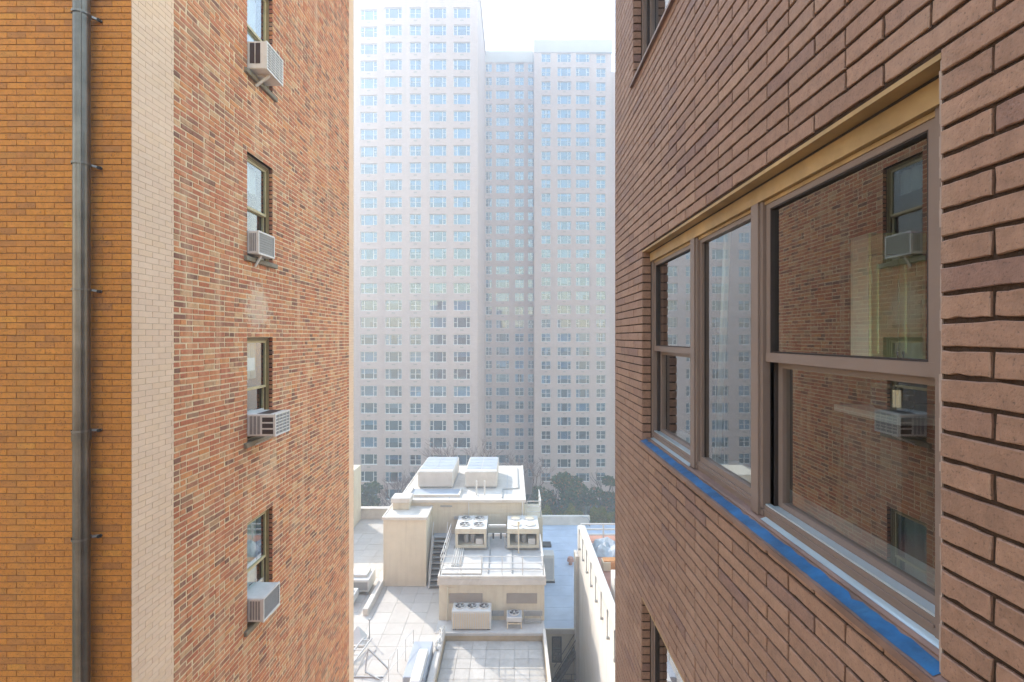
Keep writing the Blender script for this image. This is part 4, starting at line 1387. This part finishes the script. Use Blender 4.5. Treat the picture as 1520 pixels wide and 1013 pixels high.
# things on the white deck
def deck_unit(label, x0, x1, y0, y1, h):
    t = thing('deck_unit', label, 'ventilation unit', ((x0 + x1) / 2, (y0 + y1) / 2, H), 'white units on the left of the deck')
    m = MB(); m.bevbox(x0, x1, y0, y1, H + .2, H + h, .03); m.build('casing', M_WHITEMETAL, t)
    m = MB(); m.box(x0 + .1, x0 + .2, y0 + .1, y1 - .1, H, H + .2); m.box(x1 - .2, x1 - .1, y0 + .1, y1 - .1, H, H + .2); m.build('leg', M_GREYMETAL, t)
    m = MB(); m.box(x0 + .08, x1 - .08, y0 - .01, y0 - .0005, H + .3, H + h - .12); m.build('grille', M_ACGREY, t)
    m = MB(); m.bevbox(x0 + .2, x1 - .2, y0 + .3, y1 - .2, H + h + .001, H + h + .15, .02); m.build('hood', M_WHITEMETAL, t)


deck_unit('white ventilation unit on the deck beyond the low kerb', -9.1, -7.75, 26.2, 27.5, .85)
deck_unit('flat white ventilation unit on the deck, half hidden by the red wall', -9.3, -8.2, 25.0, 25.9, .6)
mb = MB(); mb.bevbox(-15.5, -11.6, 34.5, 37.2, H, H + 4.2, .04); mb.build('stair_house', M_CREAM, LR)
# hatch
t = thing('roof_hatch', 'white wedge-shaped roof hatch on the deck at the foot of the red wall', 'hatch', (-6.9, 22, H))
m = MB()
x0, x1, y0, y1 = -7.6, -6.75, 21.9, 22.7
a = [(x0, y0, H), (x1, y0, H), (x1, y1, H), (x0, y1, H)]; b = [((x0 + x1) / 2 - .05, (y0 + y1) / 2 + .2, H + .55), ((x0 + x1) / 2 + .05, (y0 + y1) / 2 + .2, H + .55)]
m.poly([a[0], a[1], b[1], b[0]]); m.poly([a[1], a[2], b[1]]); m.poly([a[2], a[3], b[0], b[1]]); m.poly([a[3], a[0], b[0]])
m.build('cover', M_WHITEMETAL, t)
m = MB(); m.box(x0 - .05, x1 + .05, y0 - .05, y1 + .05, H, H + .05); m.build('curb', M_WHITE_ROOF, t)
m = MB(); m.tube([(-6.6, 22.4, H), (-6.6, 22.4, H + .9)], .025, 8); m.tube([(-6.6, 22.4, H + .9), (-6.6, 22.4, H + .96)], .05, 8)
tag(m.build('vent_pipe', M_GREYMETAL), 'slim capped pipe beside the wedge-shaped hatch', 'pipe')
# steel ladder frames bottom left
t = thing('steel_ladder', 'grey steel ladder lying along the deck at the foot of the red wall', 'ladder', (-6.3, 20.6, H))
for d in (0, .38):
    m = MB(); m.bar((-7.4 + d, 19.3, H + .12), (-6.75 + d, 22.0, H + .32), .05, .07); m.build('rail', M_LADDER, t)
for i in range(9):
    f_ = (i + .5) / 9
    m = MB(); m.bar((-7.4 + .65 * f_, 19.3 + 2.7 * f_, H + .13 + .2 * f_), (-7.02 + .65 * f_, 19.3 + 2.7 * f_, H + .13 + .2 * f_), .04, .03); m.build('rung', M_LADDER, t)
t = thing('pipe_trestle', 'grey A-frame pipe trestle on the deck right of the ladder', 'trestle', (-5.9, 20.4, H))
for p, q in (((-6.5, 19.9, H), (-6.1, 20.5, H + .8)), ((-5.2, 20.4, H), (-6.1, 20.5, H + .8)), ((-6.1, 20.5, H + .8), (-6.1, 20.1, H + .1)), ((-6.6, 19.9, H + .03), (-5.3, 19.9, H + .03)), ((-6.1, 20.1, H + .1), (-5.4, 19.75, H + .02))):
    m = MB(); m.bar(p, q, .05, .05); m.build('bar', M_LADDER, t)
railing('thin_railing', 'thin white railing on the deck corner left of the sunken yard', [(-4.4, 21.6, H), (-5.0, 19.6, H)], .95, 2, .7, M_WHITEMETAL, .016)
t = thing('duct_box', 'pale blue-grey duct box beside the sunken yard kerb', 'duct', (-3.9, 20.4, H))
m = MB(); m.bevbox(-4.35, -3.5, 19.2, 21.5, H, H + .5, .03); m.build('duct', M_SOLAR, t)
m = MB(); m.bevbox(-3.95, -3.55, 18.6, 20.6, H + .501, H + .75, .03); m.build('cover', M_WHITEMETAL, t)
t = thing('cable_bundle', 'white cables trailing along the left kerb of the sunken yard', 'cables', (-3.3, 22, H + .22))
rg = random.Random(4)
for k in range(4):
    m = MB(); pts = []
    x = -3.3 + .05 * (k - 1.5)
    for i in range(9): pts.append((x + rg.uniform(-.09, .09), 23.0 - i * .22, H + .25 + rg.uniform(0, .08)))
    m.tube(pts, .022, 6); m.build('cable', M_WHITEMETAL if k % 2 else M_GREYMETAL, t, smooth=True)

# ------------------------------------------------------------------ blue roofed building
K = .85                        # the two neighbours on the right stand nearer than first surveyed
E = -20.0
EB = thing('blue_roofed_building', 'low building with a blue-grey flat roof right of the machine room', 'building', (5, 42, GROUND / K))
WE = Wall((0, 33.1, 0), (1, 0, 0), (0, -1, 0))
xe = lambda x: (x - 760) * 33.1 / F
ze = lambda y: (501 - y) * 33.1 / F
hw = (xe(819), xe(834), ze(985), ze(945))
mb = MB(); sheet(mb, WE, 1.59, 12, GROUND / K, E - .05, [hw], 0, .2); mb.box(1.59, 12, 33.1, 51.8, GROUND / K, E - .05, '-y,-z'); mb.build('body', M_CREAM, EB)
mb = MB(); mb.box(1.59, 12, 33.05, 51.6, E - .049, E); mb.build('roof', M_BLUEROOF, EB)
for i in range(11):
    y = 34.2 + i * 1.6
    m = MB(); m.box(1.6, 11.9, y, y + .12, E + .0005, E + .012); m.build('roof_seam', M_BLUEROOF, EB)
mb = MB(); mb.bevbox(1.59, xe(0) * 0 + 8.3, 51.5, 51.9, E - .3, E + .95, .03); mb.build('parapet', M_WHITE_ROOF, EB)
mb = MB(); mb.bevbox(1.6, 12, 32.98, 33.12, E - .25, E + .1, .02); mb.build('edge', M_WHITE_ROOF, EB)
m = MB(); a, b, c, d = hw
m.box(a, b, 33.16, 33.24, c, c + .1); m.box(a, b, 33.16, 33.24, d - .1, d); m.box(a, a + .1, 33.16, 33.24, c + .1, d - .1); m.box(b - .1, b, 33.16, 33.24, c + .1, d - .1); m.box(a + .1, b - .1, 33.16, 33.22, (c + d) / 2 - .05, (c + d) / 2 + .05)
w = m.build('window', M_IRON, EB)
m = MB(); m.poly([(a + .1, 33.2, c + .1), (b - .1, 33.2, c + .1), (b - .1, 33.2, d - .1), (a + .1, 33.2, d - .1)]); m.build('pane', M_GLASS_L, w)
m = MB(); m.box(a, b, 33.3, 34.2, c, d, '-y'); m.build('room_wall', M_ROOM, w)
t = thing('utility_cabinet', 'pale grey utility cabinet on the blue roof against the machine room', 'cabinet', (2.9, 39.8, E))
m = MB(); m.bevbox(2.35, 3.45, 39.4, 40.4, E + .12, -17.75, .03); m.build('casing', M_WHITE_ROOF, t)
m = MB(); m.box(2.45, 3.35, 39.385, 39.399, E + .3, -18.0); m.build('door', M_GREYROOF, t)
m = MB(); m.box(2.3, 3.5, 39.35, 40.45, E, E + .119); m.build('plinth', M_IRON, t)
m = MB(); m.bevbox(2.75, 3.75, 46.0, 46.9, E + .001, E + .22, .03); tag(m.build('roof_slab', M_IRON), 'dark flat box lying on the blue roof', 'box')
t = thing('roof_cowl', 'brown round cowl on the blue roof beside the white parapet wall', 'vent', (5.2, 42.6, E))
m = MB(); m.tube([(5.15, 42.6, E), (5.15, 42.6, E + .3), (5.15, 42.6, E + .31), (5.15, 42.6, E + .62)], [.16, .16, .32, .24], 12); m.build('hood', M_TERRACOTTA, t)
m = MB(); m.tube([(7.4, 51.2, E + 1.0), (7.9, 51.2, E + 1.0), (8.2, 51.2, E + .6), (8.2, 51.2, E)], .05, 8); tag(m.build('bent_pipe', M_GREYMETAL, smooth=True), 'bent grey pipe over the end of the blue roof parapet', 'pipe')


def fire_stair():
    t = thing('fire_stair', 'black iron fire stair on the wall under the blue roof', 'stair', (3.9, 32.6, -24))
    a, b = Vector((xe(822), 32.6, ze(1008))), Vector((xe(858), 32.6, ze(950)))
    for y in (32.3, 32.95):
        m = MB(); m.bar((a.x, y, a.z), (b.x, y, b.z), .05, .2); m.build('stringer', M_IRON, t)
        m = MB(); m.tube([(a.x, y, a.z + .9), (b.x, y, b.z + .9)], .025, 6); m.build('handrail', M_IRON, t)
    for i in range(10):
        p = a + (b - a) * ((i + .5) / 10)
        m = MB(); m.box(p.x - .11, p.x + .11, 32.33, 32.92, p.z, p.z + .03); m.build('tread', M_IRON, t)
    m = MB(); m.box(xe(815), xe(823), 32.2, 33.05, a.z - .1, a.z - .02); m.box(xe(823), xe(860), 32.2, 33.05, ze(1000) - .5, ze(1000) - .42); m.build('landing', M_IRON, t)


fire_stair()
railing('stair_railing', 'black iron railing below the fire stair', [(xe(822), 32.25, ze(1012)), (xe(858), 32.25, ze(1012))], 1.1, 3, .5, M_IRON, .02)

# ------------------------------------------------------------------ terrace building, right
FX, FT = 4.47, -12.4
FB = thing('terrace_building', 'white-walled building with a roof terrace beside the right brick wall', 'building', (9, 24, GROUND / K))
mb = MB(); mb.box(FX, 16, 12, 33.0, GROUND / K, -13.4, '-z'); mb.box(FX, FX + .22, 12, 33.0, -13.4, FT - .45); mb.build('body', M_WHITEWALL, FB)
mb = MB(); mb.box(FX + .22, 15.8, 12.2, 32.9, -13.399, -13.37); mb.build('terrace_floor', M_TERRACOTTA, FB)
mb = MB(); mb.bevbox(FX - .06, FX + .34, 12, 32.0, FT - .449, FT, .02); mb.build('coping', M_WHITEMETAL, FB)
mb = MB(); mb.bevbox(FX - .22, FX + .6, 32.2, 33.25, GROUND / K, FT - 2.2, .02); mb.build('pier', M_WHITE_ROOF, FB)
for i in range(9):
    y = 31.5 - i * 1.55
    m = MB(); m.tube([(FX - .10, y, FT - .1), (FX - .10, y, FT - 1.35)], .028, 6); m.box(FX - .14, FX - .001, y - .05, y + .05, FT - 1.45, FT - 1.35); m.build('rail_stanchion', M_GREYMETAL, FB)
railing('terrace_railing', 'white tube railing across the far end of the roof terrace', [(FX + .1, 32.0, FT - 1.0), (9.0, 32.0, FT - 1.0)], 1.05, 3, 1.6, M_WHITEMETAL, .06)
m = MB(); n = 12; rg = random.Random(9)
gz = [[rg.uniform(.15, .6) if 0 < i < n and 0 < j < 6 else 0.0 for j in range(7)] for i in range(n + 1)]
for i in range(n):
    for j in range(6):
        f_ = lambda i, j: (5.0 + i * .28, 29.4 + j * .33, -13.36 + gz[i][j])
        m.poly([f_(i, j), f_(i + 1, j), f_(i + 1, j + 1), f_(i, j + 1)])
tag(m.build('tarpaulin', M_TARP), 'crumpled grey tarpaulin heap at the far end of the terrace', 'tarpaulin')
t = thing('terrace_bench', 'cream bench-like planter box with a wooden top on the terrace', 'planter', (6.3, 27.8, -13.37))
m = MB(); m.bevbox(5.2, 8.0, 27.6, 28.2, -13.369, -12.85, .03); m.build('box', M_CREAM, t)
m = MB(); m.box(5.25, 7.95, 27.65, 28.15, -12.849, -12.80); m.build('top', M_WOOD, t)
t = thing('terrace_cabinet', 'tall white cabinet on the terrace next to the brick wall', 'cabinet', (5.6, 24.6, -13.37))
m = MB(); m.bevbox(5.1, 6.6, 24.1, 25.0, -13.369, -12.0, .03); m.build('casing', M_WHITEMETAL, t)
for k in range(2):
    m = MB(); m.box(5.15 + k * .73, 5.83 + k * .73, 24.085, 24.099, -13.3, -12.1); m.build('door', M_WHITE_ROOF, t)
t = thing('wooden_chair', 'orange wooden terrace chair behind the white cabinet', 'chair', (5.7, 26.4, -13.37))
m = MB(); m.box(5.45, 5.95, 26.2, 26.7, -12.95, -12.9); m.build('seat', M_WOOD, t)
m = MB(); m.box(5.45, 5.95, 26.66, 26.7, -12.899, -12.4); m.build('backrest', M_WOOD, t)
for x in (5.46, 5.89):
    for y in (26.22, 26.63):
        m = MB(); m.box(x, x + .05, y, y + .05, -13.369, -12.951); m.build('leg', M_WOOD, t)


K = 1.0

# ------------------------------------------------------------------ trees
LEAF_DARK = leafmat('dark_leaves', [(0, (.035, .085, .035)), (.45, (.06, .125, .04)), (.72, (.11, .14, .045)), (.88, (.24, .14, .05)), (1, (.36, .17, .06))])
LEAF_GREEN = leafmat('green_leaves', [(0, (.05, .10, .05)), (.6, (.07, .13, .05)), (1, (.14, .17, .05))])
LEAF_YELLOW = leafmat('yellow_green_leaves', [(0, (.12, .15, .03)), (.6, (.18, .20, .04)), (1, (.26, .20, .06))])
LEAF_RUST = leafmat('rusty_leaves', [(0, (.10, .06, .035)), (.6, (.16, .09, .05)), (1, (.09, .08, .04))])


def tree(name, label, x, y, top, rad, leaf, nleaf, seed, group, levels=3, leaf_size=.28, crown_low=.35):
    rg = random.Random(seed)
    t = thing(name, label, 'tree', (x, y, GROUND), group)
    Ht = top - GROUND
    m = MB(); tips = []

    def grow(p, d, L, r, lev):
        q = p + d * L * .5 + Vector((rg.uniform(-.08, .08), rg.uniform(-.08, .08), 0)) * L
        e = p + d * L
        m.tube([p, q, e], [r, r * .8, r * .62], 6 if r > .06 else 4, False)
        tips.append((e, lev)); tips.append((q, lev))
        if lev == 0: return
        for k in range(rg.randint(3, 4)):
            a = rg.uniform(0, 6.28); sp = rg.uniform(.35, .85)
            nd = (d + Vector((math.cos(a) * sp, math.sin(a) * sp, rg.uniform(-.1, .35)))).normalized()
            grow(p.lerp(e, rg.uniform(.6, 1)), nd, L * rg.uniform(.55, .75), max(r * .55, .012), lev - 1)
    base = Vector((x, y, GROUND))
    for k in range(1 if rad < 4 else 2):
        off = Vector((rg.uniform(-.3, .3) * rad * .3, rg.uniform(-.2, .2), 0))
        grow(base + off, Vector((rg.uniform(-.1, .1), rg.uniform(-.1, .1), 1)).normalized(), Ht * .42, .16 + Ht * .008, levels)
    m.build('trunk', M_TWIG if nleaf == 0 else M_BARK, t)
    if nleaf:
        c = MB(); nb = 26 if rad > 2 else 14
        blobs = []
        for k in range(nb):
            a = rg.uniform(0, 6.28); rr = rad * math.sqrt(rg.random()) * .8
            zz = GROUND + Ht * (crown_low + (1 - crown_low) * rg.random() ** .8) - .6
            edge = 1 - ((zz - GROUND) / Ht - .6) ** 2 * 2.4
            blobs.append((x + math.cos(a) * rr * edge, y + math.sin(a) * rr * edge, zz, rg.uniform(.25, .5) * rad))
        for i in range(nleaf):
            bx, by, bz, br = rg.choice(blobs)
            d = Vector((rg.gauss(0, 1), rg.gauss(0, 1), rg.gauss(0, 1))).normalized() * br * rg.random() ** .4
            d.z *= .7
            p = Vector((bx, by, bz)) + d
            if p.z > top: p.z = top - rg.random() * .4
            u = Vector((rg.gauss(0, 1), rg.gauss(0, 1), rg.gauss(0, 1))).normalized()
            v = u.cross(Vector((rg.gauss(0, 1), rg.gauss(0, 1), rg.gauss(0, 1)))).normalized()
            s = leaf_size * rg.uniform(.5, 1.2)
            c.cur = rg.random()
            c.poly([p - u * s, p + v * s * .5, p + u * s, p - v * s * .5])
        c.build('crown', leaf, t)
    return t


GT = 'trees at the foot of the towers'
tx = lambda px_, y: (px_ - 760) * y / F
tz = lambda py_, y: (501 - py_) * y / F
tree('leafy_tree', 'green leafy tree at the foot of the tall tower beside the red wall', tx(540, 66), 66, tz(714, 66), 2.7, LEAF_GREEN, 5000, 1, GT)
tree('leafy_tree', 'small yellow-green tree at the right edge of the blue roof', tx(906, 56), 56, tz(742, 56), 1.6, LEAF_YELLOW, 2600, 2, GT, leaf_size=.2)
tree('evergreen_tree', 'dark vine-covered tree behind the blue roof, its crown tinged brown', tx(832, 66), 66, tz(702, 66), 3.6, LEAF_DARK, 9000, 3, GT, crown_low=.2)
tree('evergreen_tree', 'dark evergreen standing right of the vine-covered tree', tx(866, 69), 69, tz(706, 69), 2.4, LEAF_DARK, 5000, 4, GT, crown_low=.2)
tree('evergreen_tree', 'dark evergreen behind the penthouse railing, left of the vine-covered tree', tx(800, 68), 68, tz(722, 68), 2.3, LEAF_DARK, 4500, 5, GT, crown_low=.2)
tree('evergreen_tree', 'tall dark evergreen half hidden by the right brick wall', tx(908, 70), 70, tz(690, 70), 1.9, LEAF_DARK, 4500, 6, GT, crown_low=.2)
tree('leafy_tree', 'rust-brown shrubby tree right of the blue roof parapet', tx(886, 60), 60, tz(748, 60), 1.7, LEAF_RUST, 2400, 7, GT, leaf_size=.2)
tree('bare_tree', 'bare reddish tree showing between the two long roof boxes', tx(684, 68), 68, tz(645, 68), 3, None, 0, 8, GT, levels=5)
tree('bare_tree', 'bare reddish tree left of the long roof boxes', tx(606, 70), 70, tz(688, 70), 3, None, 0, 9, GT, levels=5)
tree('bare_tree', 'bare reddish tree right of the penthouse roof', tx(772, 72), 72, tz(672, 72), 3, None, 0, 10, GT, levels=5)


def hedge():
    rg = random.Random(12); c = MB()
    for i in range(5000):
        x = rg.uniform(2.0, 11.0); y = rg.uniform(53.2, 55); top_ = -19.6 + .5 * math.sin(x * 2.1) + .3 * math.sin(x * 5)
        z = top_ - abs(rg.gauss(0, .8))
        p = Vector((x, y, z)); u = Vector((rg.gauss(0, 1), rg.gauss(0, 1), rg.gauss(0, 1))).normalized(); v = u.cross(Vector((rg.gauss(0, 1), rg.gauss(0, 1), rg.gauss(0, 1)))).normalized()
        s = .14 * rg.uniform(.6, 1.2); c.cur = rg.random(); c.poly([p - u * s, p + v * s * .6, p + u * s, p - v * s * .6])
    t = thing('climbing_hedge', 'low yellow-green hedge showing over the blue roof parapet', 'hedge', (6, 54, -24))
    c.build('foliage', LEAF_YELLOW, t)
    m = MB(); m.box(2.0, 11, 53.0, 55.2, GROUND, -21.2); m.build('bed', M_BARK, t)


hedge()

# ------------------------------------------------------------------ haze
mb = MB(); mb.box(-155, 155, -65, 205, GROUND - 1.3, 62)
t = NT('haze_air')
pv = t.n('ShaderNodeVolumePrincipled', Color=(.72, .84, 1.0), Density=HAZE_DENSITY, Anisotropy=.5)
t.t.links.new(pv.outputs[0], t.out.inputs['Volume'])
hz = mb.build('haze', t.m, kind='stuff')
